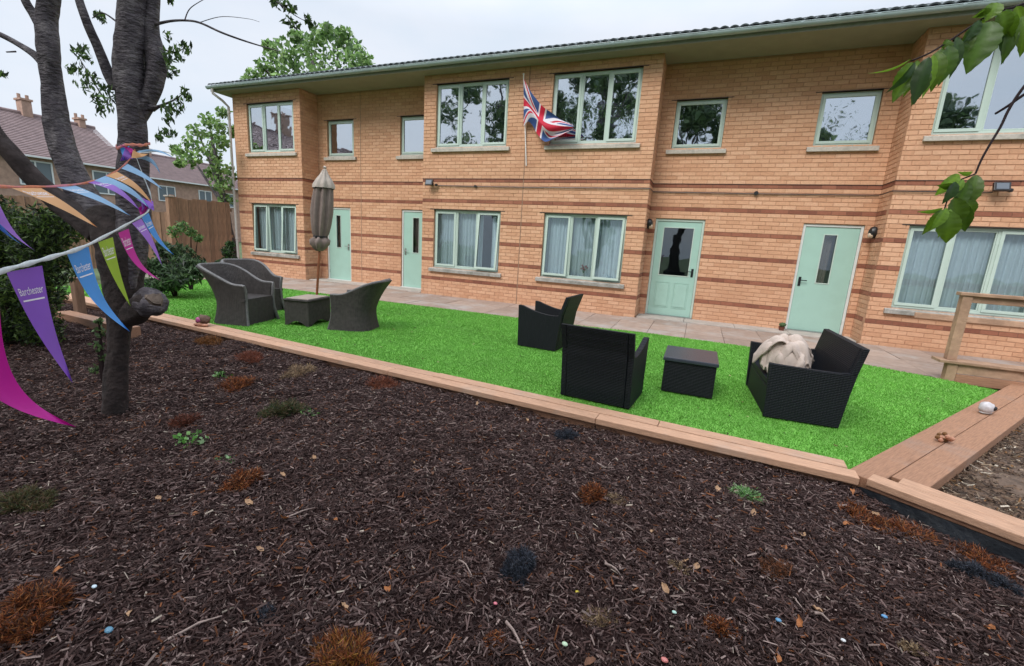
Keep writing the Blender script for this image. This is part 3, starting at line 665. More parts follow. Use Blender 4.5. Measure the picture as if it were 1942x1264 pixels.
V = np.array([tuple(p_) for p_ in vs]); ii = np.arange((NU + 1) * (NV + 1)).reshape(NV + 1, NU + 1)
F = np.stack([ii[:-1, :-1].ravel(), ii[:-1, 1:].ravel(), ii[1:, 1:].ravel(), ii[1:, :-1].ravel()], 1)
M_flag = mat('flag_cloth', (1, 1, 1), .7, tone=1, trans=.25)
link(bpy.data.objects.new('flag_cloth', np_mesh('flag_cloth', V, F, M_flag, tone=np.array(cols), smooth=True)), FL)

# ------------------------------------------------------------------ timber edging
TE = root('timber_edging', (-3.0, -6.2, 0), 0, 'long low edging of pale sawn timber boards between the mulch bed and the lawn', 'timber edging')
def board(parent, a, b, wdt, z0, z1, m=M_wood, name='board', bev=.006):
    """a board from a to b (xy), its width to the left of the direction"""
    a = Vector((*a, 0)); b = Vector((*b, 0)); d = (b - a); Ln = d.length; d.normalize(); nn = Vector((-d.y, d.x, 0))
    mb = MB(); mb.box(0, Ln, 0, wdt, 0, z1 - z0); me = mb.mesh(name, m, bev=bev)
    o = bpy.data.objects.new(name, me); COL.objects.link(o); o.parent = parent; o.location = a + Vector((0, 0, z0)) - WLOC[parent.name] ; o.rotation_euler = (0, 0, math.atan2(d.y, d.x)); WLOC[o.name] = Vector((0, 0, 0)); return o
dE = (EB - EA) / np.linalg.norm(EB - EA); LE = np.linalg.norm(EB - EA); nE = np.array([-dE[1], dE[0]])
k = 1.3; first = True; s0 = 0
for s1 in (1.9, 4.3, 6.7, 9.1, 11.2, LE - .02):
    for row in (0, 1):
        so, se = s0 + (.0 if row == 0 else .45), s1 + (.0 if row == 0 else .45)
        se = min(se, LE - (.02 if row == 0 else .06)); a = EA + dE * so + nE * (row * .128); b = EA + dE * (se - .004) + nE * (row * .128)
        board(TE, a, b,   .122, .010 + random.uniform(-.002, .002), .058 + random.uniform(-.003, .003))
    board(TE, EA + dE * s0 + nE * .03, EA + dE * (s1 - .004) + nE * .03, .04, -.24, .008, M_woodd, 'side_board')
    s0 = s1
# right hand diagonal, two broad boards
TD = root('diagonal_edging', (4.6, -4.8, 0), 0, 'two broad reddish boards edging the lawn diagonally beside the right garden bed', 'timber edging')
A0 = np.array([3.40, -6.43]); A1 = np.array([5.86, -2.86]); dD = (A1 - A0) / np.linalg.norm(A1 - A0); nD = np.array([dD[1], -dD[0]]); LD = np.linalg.norm(A1 - A0)
M_woodr = mat('reddish_timber', (.35, .18, .105), .7, rnd=.08, var=.22, vscale=9, mscale=(1, 14, 14), blotch=(.30, .22, .18), bl_scale=1.6, bl_lo=.52, bl_hi=.8, bump=.35, bscale=30, bstretch=(1, 12, 12))
for row, (sa_, sb_) in enumerate((( -.16, 4.6), (.02, 4.6))):
    a = A0 + dD * sa_ + nD * (row * .178 + .172); b = A0 + dD * sb_ + nD * (row * .178 + .172)
    board(TD, a, b, .172, -.02, .055 + .004 * row, M_woodr)
board(TD, A0 + dD * .3 + nD * .345, A0 + dD * 4.5 + nD * .345, .03, -.22, -.024, M_woodd, 'side_board')
# right front board with membrane below
TR = root('front_right_edging', (3.8, -6.9, 0), 0, 'raised timber board with black membrane below at the right garden bed', 'timber edging')
C0 = np.array([3.385, -6.67]); C1 = np.array([6.3, -8.42]); dC = (C1 - C0) / np.linalg.norm(C1 - C0); nC = np.array([-dC[1], dC[0]]); 
board(TR, C0, C0 + dC * 3.4, .118, .030, .074); board(TR, C0 + nC * .124 + dC * .12, C0 + dC * 3.4 + nC * .124, .11, .030, .072)
board(TR, C0 + nC * .012, C0 + dC * 3.4 + nC * .012, .035, .002, .028, M_woodd, 'under_board')
nn_ = 120; vs = []; fs = []
for i in range(nn_ + 1):
    s_ = -.03 + 3.38 * i / nn_
    for j in range(9):
        z = .0 - .30 * j / 8; off = .018 - .10 * (j / 8) ** 1.3 + .018 * math.sin(s_ * 9 + j * .6) * (j / 8) + .010 * math.sin(s_ * 31 + j) * (j / 8)
        q = C0 + dC * s_ + nC * off; vs.append((q[0], q[1], z))
for i in range(nn_):
    for j in range(8): a = i * 9 + j; fs.append((a, a + 9, a + 10, a + 1))
mb = MB(); mb.add(vs, fs); mb.obj('membrane', M_memb, TR, smooth=True)
# garden bed behind it
rb = [tuple(C0 + nC * .20 + dC * .35), tuple(C0 + nC * .2 + dC * 3.4), (10.5, -6.0), (10.5, -2.86), tuple(A1 + nD * .3), tuple(A0 + dD * .4 + nD * .33)]
rbm = bpy.data.objects.new('garden_bed', grid_mesh('garden_bed', 3.2, 10.5, -9.0, -2.86, .06, lambda X, Y: -.035 + .02 * np.sin(X * 3 + Y * 2) + .012 * np.sin(X * 9) * np.sin(Y * 8), M_soil2)); link(rbm)
bm = bmesh.new(); bm.from_mesh(rbm.data); px_ = np.array([v.co.x for v in bm.verts]); py_ = np.array([v.co.y for v in bm.verts]); ins = in_poly(px_, py_, rb)
bmesh.ops.delete(bm, geom=[v for v, k_ in zip(list(bm.verts), ins) if not k_], context='VERTS'); bm.to_mesh(rbm.data); bm.free()
tag(rbm, kind='structure', label='brown garden bed behind the right edging boards')
# raised ledge with post and rails
LG = root('timber_ledge', (5.3, -2.8, 0), 0, 'low timber ledge with a square post and two rails at the right end', 'railing')
def wbox(parent, name, x0, x1, y0, y1, z0, z1, m=M_woodo, bev=.006): mb = MB(); mb.box(x0, x1, y0, y1, z0, z1); return mb.obj(name, m, parent, bev=bev)
wbox(LG, 'cap_board', 5.16, 10.2, -2.87, -2.64, .215, .25)
for zz in (-.03, .095): wbox(LG, 'face_board', 5.36, 10.2, -2.835, -2.80, zz, zz + .118, M_woodr if zz < 0 else M_woodo)
wbox(LG, 'corner_post', 5.255, 5.355, -2.845, -2.745, -.1, .214)
wbox(LG, 'post', 5.25, 5.345, -2.80, -2.705, .251, 1.045)
wbox(LG, 'top_rail', 5.22, 10.2, -2.815, -2.69, 1.046, 1.085)
wbox(LG, 'under_rail', 5.346, 10.2, -2.775, -2.735, .965, 1.045)
wbox(LG, 'lower_rail', 5.346, 10.2, -1.42, -1.38, .60, .68)
wbox(LG, 'post', 7.6, 7.69, -2.80, -2.705, .251, 1.045)
wbox(LG, 'far_post', 8.2, 8.29, -1.45, -1.37, 0, .9)
# ------------------------------------------------------------------ chips, litter
def chips(name, n, region, zf, cols, lw, hmin, hmax, label, seed=1, dens=None, lift=.004):
    r = np.random.default_rng(seed); x0, x1, y0, y1 = region
    x = r.uniform(x0, x1, n); y = r.uniform(y0, y1, n)
    keep = dens(x, y, r); x, y = x[keep], y[keep]; n = len(x); z = zf(x, y) + .008 * np.sin(x * 23 + 2 * np.sin(y * 17)) * np.sin(y * 19 + x * 5)
    Ls = r.uniform(lw[0], lw[1], n) * r.choice([.5, 1, 1, 1.5], n); Wd = r.uniform(lw[2], lw[3], n); a = r.uniform(0, np.pi * 2, n); ti = r.normal(0, .28, n); ro = r.normal(0, .4, n)
    d = np.stack([np.cos(a) * np.cos(ti), np.sin(a) * np.cos(ti), np.sin(ti)], 1); sd_ = np.stack([-np.sin(a) * np.cos(ro), np.cos(a) * np.cos(ro), np.sin(ro)], 1)
    up = np.cross(d, sd_); c = np.stack([x, y, z + r.uniform(hmin, hmax, n)], 1); h = Wd * r.uniform(.2, .9, n); bend = (r.normal(0, .12, n) * Ls)[:, None]
    V = np.empty((n, 6, 3)); 
    for k_, (u_, s_, q_) in enumerate([(-.5, -.5, 0), (-.45, .1, 1), (-.5, .5, 0), (.5, -.5, 0), (.45, .1, 1), (.5, .5, 0)]):
        wt = r.uniform(.5, 1, n)[:, None]; V[:, k_] = c + d * (Ls * u_)[:, None] + sd_ * (Wd * s_)[:, None] * wt + up * (h * q_)[:, None]
    base = np.arange(n)[:, None] * 6; F = np.concatenate([base + np.array([0, 3, 4, 1]), base + np.array([1, 4, 5, 2])], 0)
    cc = np.array([c_[1] for c_ in cols]); pr = np.array([c_[0] for c_ in cols]); ci = r.choice(len(cols), n, p=pr / pr.sum()); tn = cc[ci] * r.uniform(.6, 1.4, n)[:, None]
    o = link(bpy.data.objects.new(name, np_mesh(name, V.reshape(-1, 3), F, M_chip, tone=np.repeat(tn, 6, 0)))); tag(o, label, 'bark mulch', kind='stuff'); return o
def dmulch(x, y, r):
    ok = np.where(x < 3.38, y < edgeY(x) + .03, ((x - 3.38) * .515 + (y + 6.67) * .857) < -.02)
    return ok & (r.random(len(x)) < np.clip((3.2 / cam_dist(x, y)) ** 1.2, .12, 1)) & (cam_dist(x, y) > .3)
MC = [(.46, (.030, .016, .014)), (.28, (.064, .036, .031)), (.19, (.125, .082, .074)), (.05, (.22, .16, .14)), (.005, (.32, .26, .21)), (.035, (.14, .050, .020))]
chips('bark_mulch', 1150000, (-8.5, 6.2, -11.4, -5.8), zmulch, MC, (.010, .045, .002, .009), -.010, .022, 'dark shredded bark mulch covering the planting bed', 3, dmulch)
def dright(x, y, r): return in_poly(x, y, rb) & (r.random(len(x)) < np.clip((4.5 / cam_dist(x, y)), .3, 1))
chips('garden_mulch', 90000, (3.4, 9, -8.5, -2.9), lambda X, Y: X * 0 - .028, [(.5, (.12, .075, .05)), (.3, (.06, .04, .03)), (.14, (.26, .19, .13)), (.03, (.45, .38, .3)), (.03, (.2, .1, .04))], (.015, .05, .005, .014), -.005, .02, 'brown mulch and litter in the right garden bed', 5, dright)
# curled dry leaves, each one its own thing
def leaf_shape(L_, W0, curl, fold=.25, nl=6):
    vs = []; fs = []
    for i in range(nl + 1):
        u = i / nl; wd = W0 * math.sin(math.pi * min(1, u * .93 + .035)) ** .75 * (1.12 - .5 * u); x = L_ * u
        z = -curl * (u - .3) ** 2 * L_
        cz = .25 * W0 * math.sin(i * 2.3 + curl * 3); vs += [(x, -wd * (1 + .15 * math.sin(i * 2.1)), z + fold * wd + cz), (x, 0, z), (x, wd, z + fold * wd - cz)]
    for i in range(nl):
        a = i * 3; fs += [(a, a + 3, a + 4, a + 1), (a + 1, a + 4, a + 5, a + 2)]
    return vs, fs
M_dry = [mat('dry_leaf_tan', (.36, .21, .115), .7, var=.3, vscale=60, trans=.1), mat('dry_leaf_orange', (.34, .12, .035), .7, var=.3, vscale=60, trans=.1), mat('dry_leaf_brown', (.14, .06, .03), .75, var=.3, vscale=60)]
LM = []
for i in range(9):
    mb = MB(); mb.add(*leaf_shape(.05, .016, random.uniform(-1.6, 1.6), random.uniform(.3, 1.1))); LM.append((mb.mesh('fallen_leaf', M_dry[i % 3], smooth=True), ('dry tan leaf curled on the dark bark mulch', 'dry orange leaf curled on the dark bark mulch', 'dry brown leaf curled on the dark bark mulch')[i % 3]))
spots = [(1080, 853, 0), (1358, 935, 0), (1425, 980, 0), (1525, 1022, 0), (1490, 1046, 1), (1268, 1125, 0), (320, 946, 1), (364, 980, 1), (478, 960, 0), (548, 990, 1), (780, 875, 0), (296, 940, 0), (1515, 1200, 1), (1600, 990, 1), (1655, 965, 0), (1620, 955, 1), (1700, 975, 0),
         (640, 990, 1), (1465, 905, 1), (1300, 905, 1), (1292, 1070, 0), (1325, 1075, 0), (735, 1125, 1), (660, 1160, 0), (690, 1245, 1), (1240, 1005, 0), (1560, 1170, 0), (1880, 1200, 1), (1740, 940, 1), (500, 1055, 0), (415, 1010, 2), (180, 1010, 2), (820, 905, 2), (600, 870, 0), (540, 905, 0), (1475, 1255, 1), (1110, 1250, 2),
         (1000, 800, 0), (905, 770, 0), (250, 1160, 0), (120, 1080, 1), (1615, 930, 1), (1670, 1000, 1), (1760, 1010, 1), (1810, 1000, 1)]
for i, (px, py, c) in enumerate(spots):
    p_ = onZ(px, py, -.02); me, lb = LM[c + 3 * (i % 3)]; g_ = float(zmulch(p_.x, p_.y))
    o = bpy.data.objects.new('fallen_leaf', me); COL.objects.link(o); o.location = (p_.x, p_.y, g_ + .018); o.rotation_euler = (random.uniform(-.6, .6), random.uniform(-.5, .3), random.uniform(0, 6.28))
    s_ = random.uniform(.55, 1.15) ; o.scale = (s_, s_, s_); tag(o, lb, 'leaf', 'dry leaves scattered over the mulch bed'); WLOC[o.name] = Vector()
def dlawn(x, y, r): return in_poly(x, y, LAWN) & (r.random(len(x)) < np.clip(.25 + .9 * np.exp(-((y - edgeY(x) - .45) / .5) ** 2), 0, 1))
o = chips('lawn_litter', 900, (-8, 5.6, -6.4, -2.3), lambda X, Y: X * 0 + .008, [(.5, (.05, .07, .02)), (.3, (.14, .10, .04)), (.2, (.30, .30, .14))], (.012, .03, .006, .014), 0, .006, 'tiny leaf scraps scattered on the artificial lawn', 9, dlawn); o['category'] = 'leaf litter'
# pale sticks
stk = [((961, 1165), (1010, 1262), .006, 'pale curved stick lying below the blue grey clump'), ((1148, 1062), (1183, 1092), .005, 'short pale wood splinter right of the blue grey clump'), ((540, 985), (595, 965), .004, 'thin pale twig left of centre in the mulch'),
       ((1545, 1162), (1575, 1178), .006, 'broad pale wood chip near the small orange leaf'), ((1805, 1170), (1830, 1200), .005, 'pale splinter near the lower right blue clump'), ((870, 1052), (895, 1085), .004, 'thin crooked pale twig left of the blue grey clump'), ((318, 1210), (420, 1170), .005, 'long dull twig near the bottom left of the mulch'), ((1505, 1132), (1528, 1160), .004, 'narrow pale splinter above the broad pale wood chip')]
M_stick = mat('bleached_stick', (.30, .22, .19), .8, var=.2, vscale=40)
for (a, b, r_, lb) in stk:
    A, B = onZ(*a, .0), onZ(*b, .0); A.z = float(zmulch(A.x, A.y)) + .02; B.z = float(zmulch(B.x, B.y)) + .02; Mi = (A + B) / 2 + Vector((random.uniform(-.01, .01), .012, .006))
    mb = MB(); mb.tube([A, (A + Mi) / 2 + Vector((.003, .004, 0)), Mi, B], [r_, r_ * .9, r_ * .8, r_ * .4], 6); tag(mb.obj('stick', M_stick, smooth='auto'), lb, 'stick')
# pebbles of colour in the mulch
for (px, py, c, r_, lb) in [(1476, 1175, (.10, .26, .42), .012, 'small blue pebble right of the rust brown clump'), (1677, 1168, (.10, .28, .50), .012, 'bright blue pebble in the lower right mulch'), (205, 1188, (.09, .22, .32), .016, 'blue pebble at the lower left of the mulch'), (178, 1110, (.55, .66, .72), .011, 'white pebble left of the lower left blue pebble'),
                            (1262, 1237, (.55, .18, .16), .014, 'pinkish red pebble at the bottom of the mulch'), (1280, 1150, (.40, .60, .52), .010, 'mint green pebble under the pale orange leaf'), (1096, 1106, (.55, .42, .04), .010, 'yellow pebble below the blue grey clump'), (940, 1130, (.60, .16, .20), .009, 'tiny red pebble above the curved stick'),
                            (1600, 1209, (.7, .7, .7), .010, 'white pebble left of the lower right corner'), (1072, 1207, (.45, .58, .40), .012, 'pale green pebble at the bottom centre of the mulch'), (1915, 1113, (.6, .58, .62), .014, 'pale stone beside the lower right blue clump')]:
    p_ = onZ(px, py, 0); mb = MB(); bm = bmesh.new(); bmesh.ops.create_icosphere(bm, subdivisions=2, radius=r_ * .72)
    for v in bm.verts: v.co = Vector((v.co.x * 1.3, v.co.y, v.co.z * .7)) * (1 + .2 * noise.noise(v.co * 60))
    me = bpy.data.meshes.new('pebble'); bm.to_mesh(me); bm.free(); me.materials.append(mat('pebble_' + str(px), c, .35)); o = bpy.data.objects.new('pebble', me); COL.objects.link(o)
    o.location = (p_.x, p_.y, float(zmulch(p_.x, p_.y)) + .018); tag(o, lb, 'pebble', 'coloured pebbles in the mulch')

# ------------------------------------------------------------------ plants in the bed
def tuft(px, py, wpx, hpx, cols, n0_, lb, name, cat, group, seg=1, fine=.0022, droop=.3, leafy=0, z=0):
    p_ = onZ(px, py, -.02); p_.z = float(zmulch(p_.x, p_.y)); dep = (p_ - CAM).dot(FWD); R_ = wpx * dep / FPX / 2; H = hpx * dep / FPX * 1.05
    r = np.random.default_rng(int(px * 7 + py)); m = n0_ if leafy else int(n0_ * 2.2)
    a = r.uniform(0, 2 * np.pi, m); lob = .72 + .28 * np.sin(a * 2 + px) + .15 * np.sin(a * 5 + py); rr = np.sqrt(r.random(m)) * R_ * .95 * lob; H *= .72; el = r.uniform(0, 1, m)
    bx = np.cos(a) * rr; by = np.sin(a) * rr; top = H * np.sqrt(np.clip(1 - (rr / R_) ** 2 * .9, .05, 1)) * (.8 + .35 * np.sin(bx / R_ * 6 + px) * np.cos(by / R_ * 5)) * r.uniform(.3, 1.05, m)
    # start somewhere inside the dome and run outward and up
    s0 = np.stack([bx, by, top * r.uniform(.1, .8, m)], 1); dirn = np.stack([bx / R_ * .5 + r.normal(0, .75, m), by / R_ * .5 + r.normal(0, .75, m), .35 + r.normal(0, .6, m)], 1); dirn /= np.linalg.norm(dirn, axis=1)[:, None]
    ln = r.uniform(.10, .34, m) * max(R_, H) ; 
    e = s0 + dirn * ln[:, None]; e[:, 2] = np.minimum(e[:, 2], H * 1.1); e[:, 2] = np.maximum(e[:, 2], .002)
    sd_ = np.cross(dirn, r.normal(0, 1, (m, 3))); sd_ /= np.linalg.norm(sd_, axis=1)[:, None] + 1e-9
    f = fine * (.75 + .25 * dep) * (.62 if not leafy else 1)
    V = np.empty((m, 4, 3)); V[:, 0] = s0 - sd_ * f * .5; V[:, 1] = s0 + sd_ * f * .5; mid = (s0 + e) / 2
    V[:, 1] = mid + sd_ * f * (1.0 if not leafy else leafy); V[:, 0] = s0; V[:, 2] = e; V[:, 3] = mid - sd_ * f * (1.0 if not leafy else leafy)
    cc = np.array(cols)[r.integers(0, len(cols), m)] * r.uniform(.55, 1.45, m)[:, None]
    g = root(name, p_, 0, lb, cat, group)
    child('foliage', np_mesh('foliage', V.reshape(-1, 3), np.arange(4 * m).reshape(m, 4), M_leaf, tone=np.repeat(cc, 4, 0)), g)
    mb = MB()
    for k in range(7):
        aa = k * .9 + px; mb.tube([(0, 0, -.02), (math.cos(aa) * R_ * .3, math.sin(aa) * R_ * .3, H * .4), (math.cos(aa) * R_ * .6, math.sin(aa) * R_ * .6, H * .7)], [.004, .003, .0015], 5)
    child('stems', mb.mesh('stems', M_twig), g); return g
RUST = [(.31, .095, .032), (.21, .058, .022), (.38, .15, .05), (.08, .028, .016), (.05, .022, .014)]; OLIVE = [(.10, .09, .035), (.15, .09, .05), (.05, .06, .02)]
BLUE = [(.045, .052, .070), (.075, .080, .105), (.020, .028, .038), (.03, .03, .035)]; STRAW = [(.30, .20, .12), (.40, .29, .17), (.16, .10, .07)]; GRN = [(.10, .26, .05), (.20, .38, .12), (.32, .48, .25)]; 
TG = 'dried heather clumps in the mulch bed'
for (px, py, w_px, h_px, cols, n, lb) in [
    (463, 915, 78, 40, RUST, 2600, 'round rust brown dried heather clump left of centre'), (450, 728, 78, 20, RUST, 1500, 'flat rust brown clump beside a small green sprout'), (474, 682, 66, 20, [(.22, .07, .04), (.15, .05, .03)], 1200, 'small dark red brown clump close to the timber edging'),
    (398, 650, 60, 22, [(.26, .11, .03), (.16, .07, .03)], 1100, 'low ginger clump under the round ornament on the timber'), (350, 800, 60, 30, [(.17, .05, .03), (.10, .035, .02)], 1200, 'dark red clump behind the bright green leafed seedling'), (725, 730, 80, 28, [(.20, .06, .03), (.30, .11, .06), (.10, .04, .03)], 1500, 'reddish clump against the middle of the timber edging'),
    (1124, 940, 56, 44, RUST, 2400, 'compact rust brown dome right of centre'), (1165, 945, 46, 18, STRAW, 700, 'straw coloured tuft beside the compact rust brown dome'), (60, 1165, 150, 100, RUST + [(.08, .035, .02)], 4200, 'large brown heather clump at the lower left edge'), (650, 1275, 170, 60, RUST + [(.34, .17, .03)], 5200, 'large orange brown clump cut by the bottom edge'),
    (1372, 1185, 66, 34, RUST, 1800, 'rust brown clump in the lower right mulch'), (935, 1215, 56, 26, RUST, 1200, 'small rust clump left of the curved pale stick'), (1138, 1158, 66, 20, STRAW, 900, 'straw tuft below the yellow pebble'), (45, 950, 110, 45, OLIVE, 2000, 'olive brown clump at the left edge of the bed'),
    (570, 708, 70, 30, STRAW, 1200, 'pale straw tuft near the timber edging'), (540, 778, 80, 40, OLIVE + [(.04, .08, .03)], 1900, 'dark olive heather clump with a few green shoots'), (1290, 1075, 40, 26, STRAW, 600, 'tiny straw tuft between centre and lower right'), (1730, 1242, 44, 26, STRAW, 800, 'straw tuft near the bottom right'),
    (1625, 965, 90, 20, RUST, 1000, 'orange litter heap under the corner of the edging'), (1710, 1000, 110, 22, RUST, 1200, 'orange litter heap against the black membrane'), (1870, 1050, 110, 26, RUST, 1400, 'rust clump above the lower right blue clump'), (1470, 1080, 70, 22, [(.24, .09, .04), (.1, .05, .03)], 900, 'thin brown tuft in the right half of the mulch')]:
    tuft(px, py, w_px, h_px, cols, n, lb, 'heather_clump', 'plant', TG)
for (px, py, w_px, h_px, n, lb) in [(985, 1075, 80, 60, 5200, 'round blue grey needle plant in the lower middle of the bed'), (1074, 822, 56, 30, 2400, 'small blue grey plant beside the timber edging'), (1850, 1088, 70, 46, 3600, 'blue grey plant left of the pair near the lower right'), (1893, 1112, 66, 40, 3000, 'blue grey plant right of the pair near the lower right'), (505, 1165, 56, 26, 900, 'thin blue grey plant in the lower left mulch')]:
    tuft(px, py, w_px, h_px, BLUE, n, lb, 'blue_spruce_seedling', 'plant', 'blue grey plants in the mulch bed', fine=.0016)
for (px, py, w_px, h_px, n, lf, lb) in [(360, 833, 76, 22, 60, 4.5, 'bright green leafed seedling in front of the dark red clump'), (428, 868, 50, 14, 34, 4.5, 'small pale green seedling above the round rust clump'), (421, 712, 28, 30, 40, 3.5, 'small green sprout beside the flat rust clump'), (1416, 935, 62, 30, 900, 0, 'green grassy tuft in front of the timber corner'), (585, 782, 44, 12, 30, 4, 'pale leafy sprig beside the dark olive heather')]:
    tuft(px, py, w_px, h_px, GRN, n, lb, 'seedling', 'plant', 'green seedlings in the mulch bed', leafy=lf)
# ------------------------------------------------------------------ ornaments
def ico(name, r_, m, parent, loc, sc_=(1, 1, 1), rough=.15, sub=3):
    bm = bmesh.new(); bmesh.ops.create_icosphere(bm, subdivisions=sub, radius=r_)
    for v in bm.verts: v.co = Vector((v.co.x * sc_[0], v.co.y * sc_[1], v.co.z * sc_[2])) * (1 + rough * noise.noise(v.co * (2.2 / r_)))
    me = bpy.data.meshes.new(name); bm.to_mesh(me); bm.free(); me.materials.append(m); me.polygons.foreach_set('use_smooth', [True] * len(me.polygons))
    return child(name, me, parent, loc)
g = root('garden_ornament', (4.90, -4.50, .058), .5, 'small round white stone ornament with a dark hole on the diagonal boards', 'ornament')
ico('body', .058, mat('white_stone', (.52, .49, .50), .8, var=.2, vscale=30), g, (0, 0, .055), (1, .9, 1)); ico('hole', .022, M_dark, g, (.03, -.042, .062), (1, .6, 1)); ico('foot', .035, mat('grey_stone', (.40, .37, .36), .8), g, (0, 0, .012), (1.5, 1.1, .45))
g = root('garden_ornament', (4.17, -5.60, .058), .4, 'knobbly orange brown dried ornament lying on the diagonal boards', 'ornament')
M_orn = mat('terracotta', (.46, .22, .14), .8, var=.3, vscale=60)
for k in range(11):
    a = k * 2.4; r_ = .012 + .045 * math.sqrt(k / 11); ico('knob', .016, M_orn if k % 3 else mat('dark_terra' + str(k), (.16, .07, .02), .8), g, (r_ * math.cos(a) * .8, r_ * math.sin(a) * .8, .016 + .055 * (k % 4) / 4), rough=.4, sub=2)
g = root('garden_ornament', (-3.60, -6.09, .060), .2, 'small brown and pink hedgehog like ornament on the left end of the edging', 'ornament')
ico('body', .075, mat('brown_resin', (.12, .065, .045), .8, var=.4, vscale=50), g, (0, 0, .075), (1.1, 1, .9), .3); ico('face', .035, mat('pink_resin', (.45, .10, .25), .7), g, (-.012, -.06, .085), (1, .7, 1)); ico('foot', .03, M_orn, g, (-.06, -.04, .02), (1.4, 1, .6)); ico('foot', .03, M_orn, g, (.065, -.045, .02), (1.5, 1, .6)); ico('foot', .04, M_orn, g, (.0, -.05, .025), (1, .8, .8))
g = root('plant_pot', (3.86, -.20, .012), 0, 'small dark potted plant by the foot of the narrow paned right door', 'plant pot')
mb = MB(); mb.lathe([(.04, 0), (.055, .07), (.06, .075), (.05, .075), (.045, .06)], seg=14); child('pot', mb.mesh('pot', mat('pot_clay', (.16, .05, .03), .8), smooth='auto'), g)
ico('foliage', .05, mat('pot_green', (.05, .09, .03), .8, var=.4, vscale=60), g, (.01, 0, .11), (1.1, 1, .8), .5)

# ------------------------------------------------------------------ black woven furniture
def extr_y(pts, y0, y1):
    mb = MB(); n = len(pts); mb.add([(x, y0, z) for x, z in pts] + [(x, y1, z) for x, z in pts], [tuple(range(n)), tuple(range(2 * n - 1, n - 1, -1))] + [(i, n + i, n + (i + 1) % n, (i + 1) % n) for i in range(n)]); return mb
def black_seat(loc, rz, wd, dp, ht, lb, cat, name, armf=.56, armb=.475, ln=1.0):
    g = root(name, loc, rz, lb, cat, 'black woven garden seats'); hw = wd / 2; hd = dp / 2; th = .05
    side = [(-hd, .012), (hd, .012), (hd + .02, armf - .01), (hd + .015, armf), (hd - .04, armf - .005)]
    for k in range(1, 9):
        u = k / 8; side.append((hd - .04 - u * (dp - .10), armf - .005 - (armf - armb) * (1 - (1 - u) ** 2)))
    side += [(-hd - .055, armb + .01), (-hd - .03, .30)]
    for s_ in (-1, 1):
        mb = extr_y(side, s_ * hw - (th if s_ > 0 else 0), s_ * hw + (0 if s_ > 0 else th)); child('arm', mb.mesh('arm', M_black, bev=.006), g)
    prof = [(-hd - .001, .012), (-hd - .035, .30), (-hd - .075 * ln, .52), (-hd - .135 * ln, ht)]; prof2 = [(x + .048, z) for x, z in prof[::-1]]; prof2[0] = (prof2[0][0], ht - .004)
    mb = extr_y(prof + prof2, -hw + th + .002, hw - th - .002); child('back', mb.mesh('back', M_black, bev=.008), g)
    mb = extr_y([(-hd - .05, .012 + .45), (-hd - .135 * ln, ht), (-hd + .045 - .135 * ln, ht - .003), (-hd - .004, .47)], -hw + .0, -hw + th); child('back_wing', mb.mesh('back_wing', M_black, bev=.006), g)
    mb = extr_y([(-hd - .05, .012 + .45), (-hd - .135 * ln, ht), (-hd + .045 - .135 * ln, ht - .003), (-hd - .004, .47)], hw - th, hw); child('back_wing', mb.mesh('back_wing', M_black, bev=.006), g)
    mb = MB(); mb.box(-hd + .03, hd - .01, -hw + th + .002, hw - th - .002, .26, .31); child('seat', mb.mesh('seat', M_black, bev=.01), g)
    mb = MB(); mb.box(hd - .035, hd - .008, -hw + th + .002, hw - th - .002, .012, .258); child('front_panel', mb.mesh('front_panel', M_black, bev=.004), g)
    for sx in (-1, 1):
        for sy in (-1, 1): mb = MB(); mb.tube([(sx * (hd - .05), sy * (hw - .03), .0), (sx * (hd - .05), sy * (hw - .03), .014)], .015, 8); child('foot', mb.mesh('foot', M_dark), g)
    return g
black_seat((.44, -4.11, -.004), math.radians(176), .60, .54, .73, 'black woven armchair at the far side of the group facing left', 'armchair', 'garden_armchair')
black_seat((1.575, -5.77, -.004), math.radians(85), .64, .54, .70, 'black woven armchair with its back to the timber edging', 'armchair', 'garden_armchair')
black_seat((3.20, -5.08, -.004), math.radians(183), 1.02, .56, .70, 'black woven love seat with a cream blanket thrown over it', 'love seat', 'garden_love_seat', armf=.49, armb=.48, ln=.72)
g = root('garden_table', (2.31, -5.07, -.004), math.radians(0), 'black woven cube table beside the back facing armchair', 'table')
g['label'] = 'black woven cube table between the armchair and the love seat'; g['category'] = 'table'
mb = MB(); mb.box(-.235, .235, -.285, .285, .012, .325); child('body', mb.mesh('body', M_black, bev=.012), g)
M_btop = mat('black_tabletop', (.035, .042, .060), .30, var=.1, vscale=30, bump=.1, bscale=200)
mb = MB(); mb.box(-.25, .25, -.30, .30, .326, .362); child('tabletop', mb.mesh('tabletop', M_btop, bev=.008), g)
for sx in (-1, 1):
    for sy in (-1, 1): mb = MB(); mb.tube([(sx * .2, sy * .25, 0), (sx * .2, sy * .25, .014)], .015, 8); child('foot', mb.mesh('foot', M_dark), g)
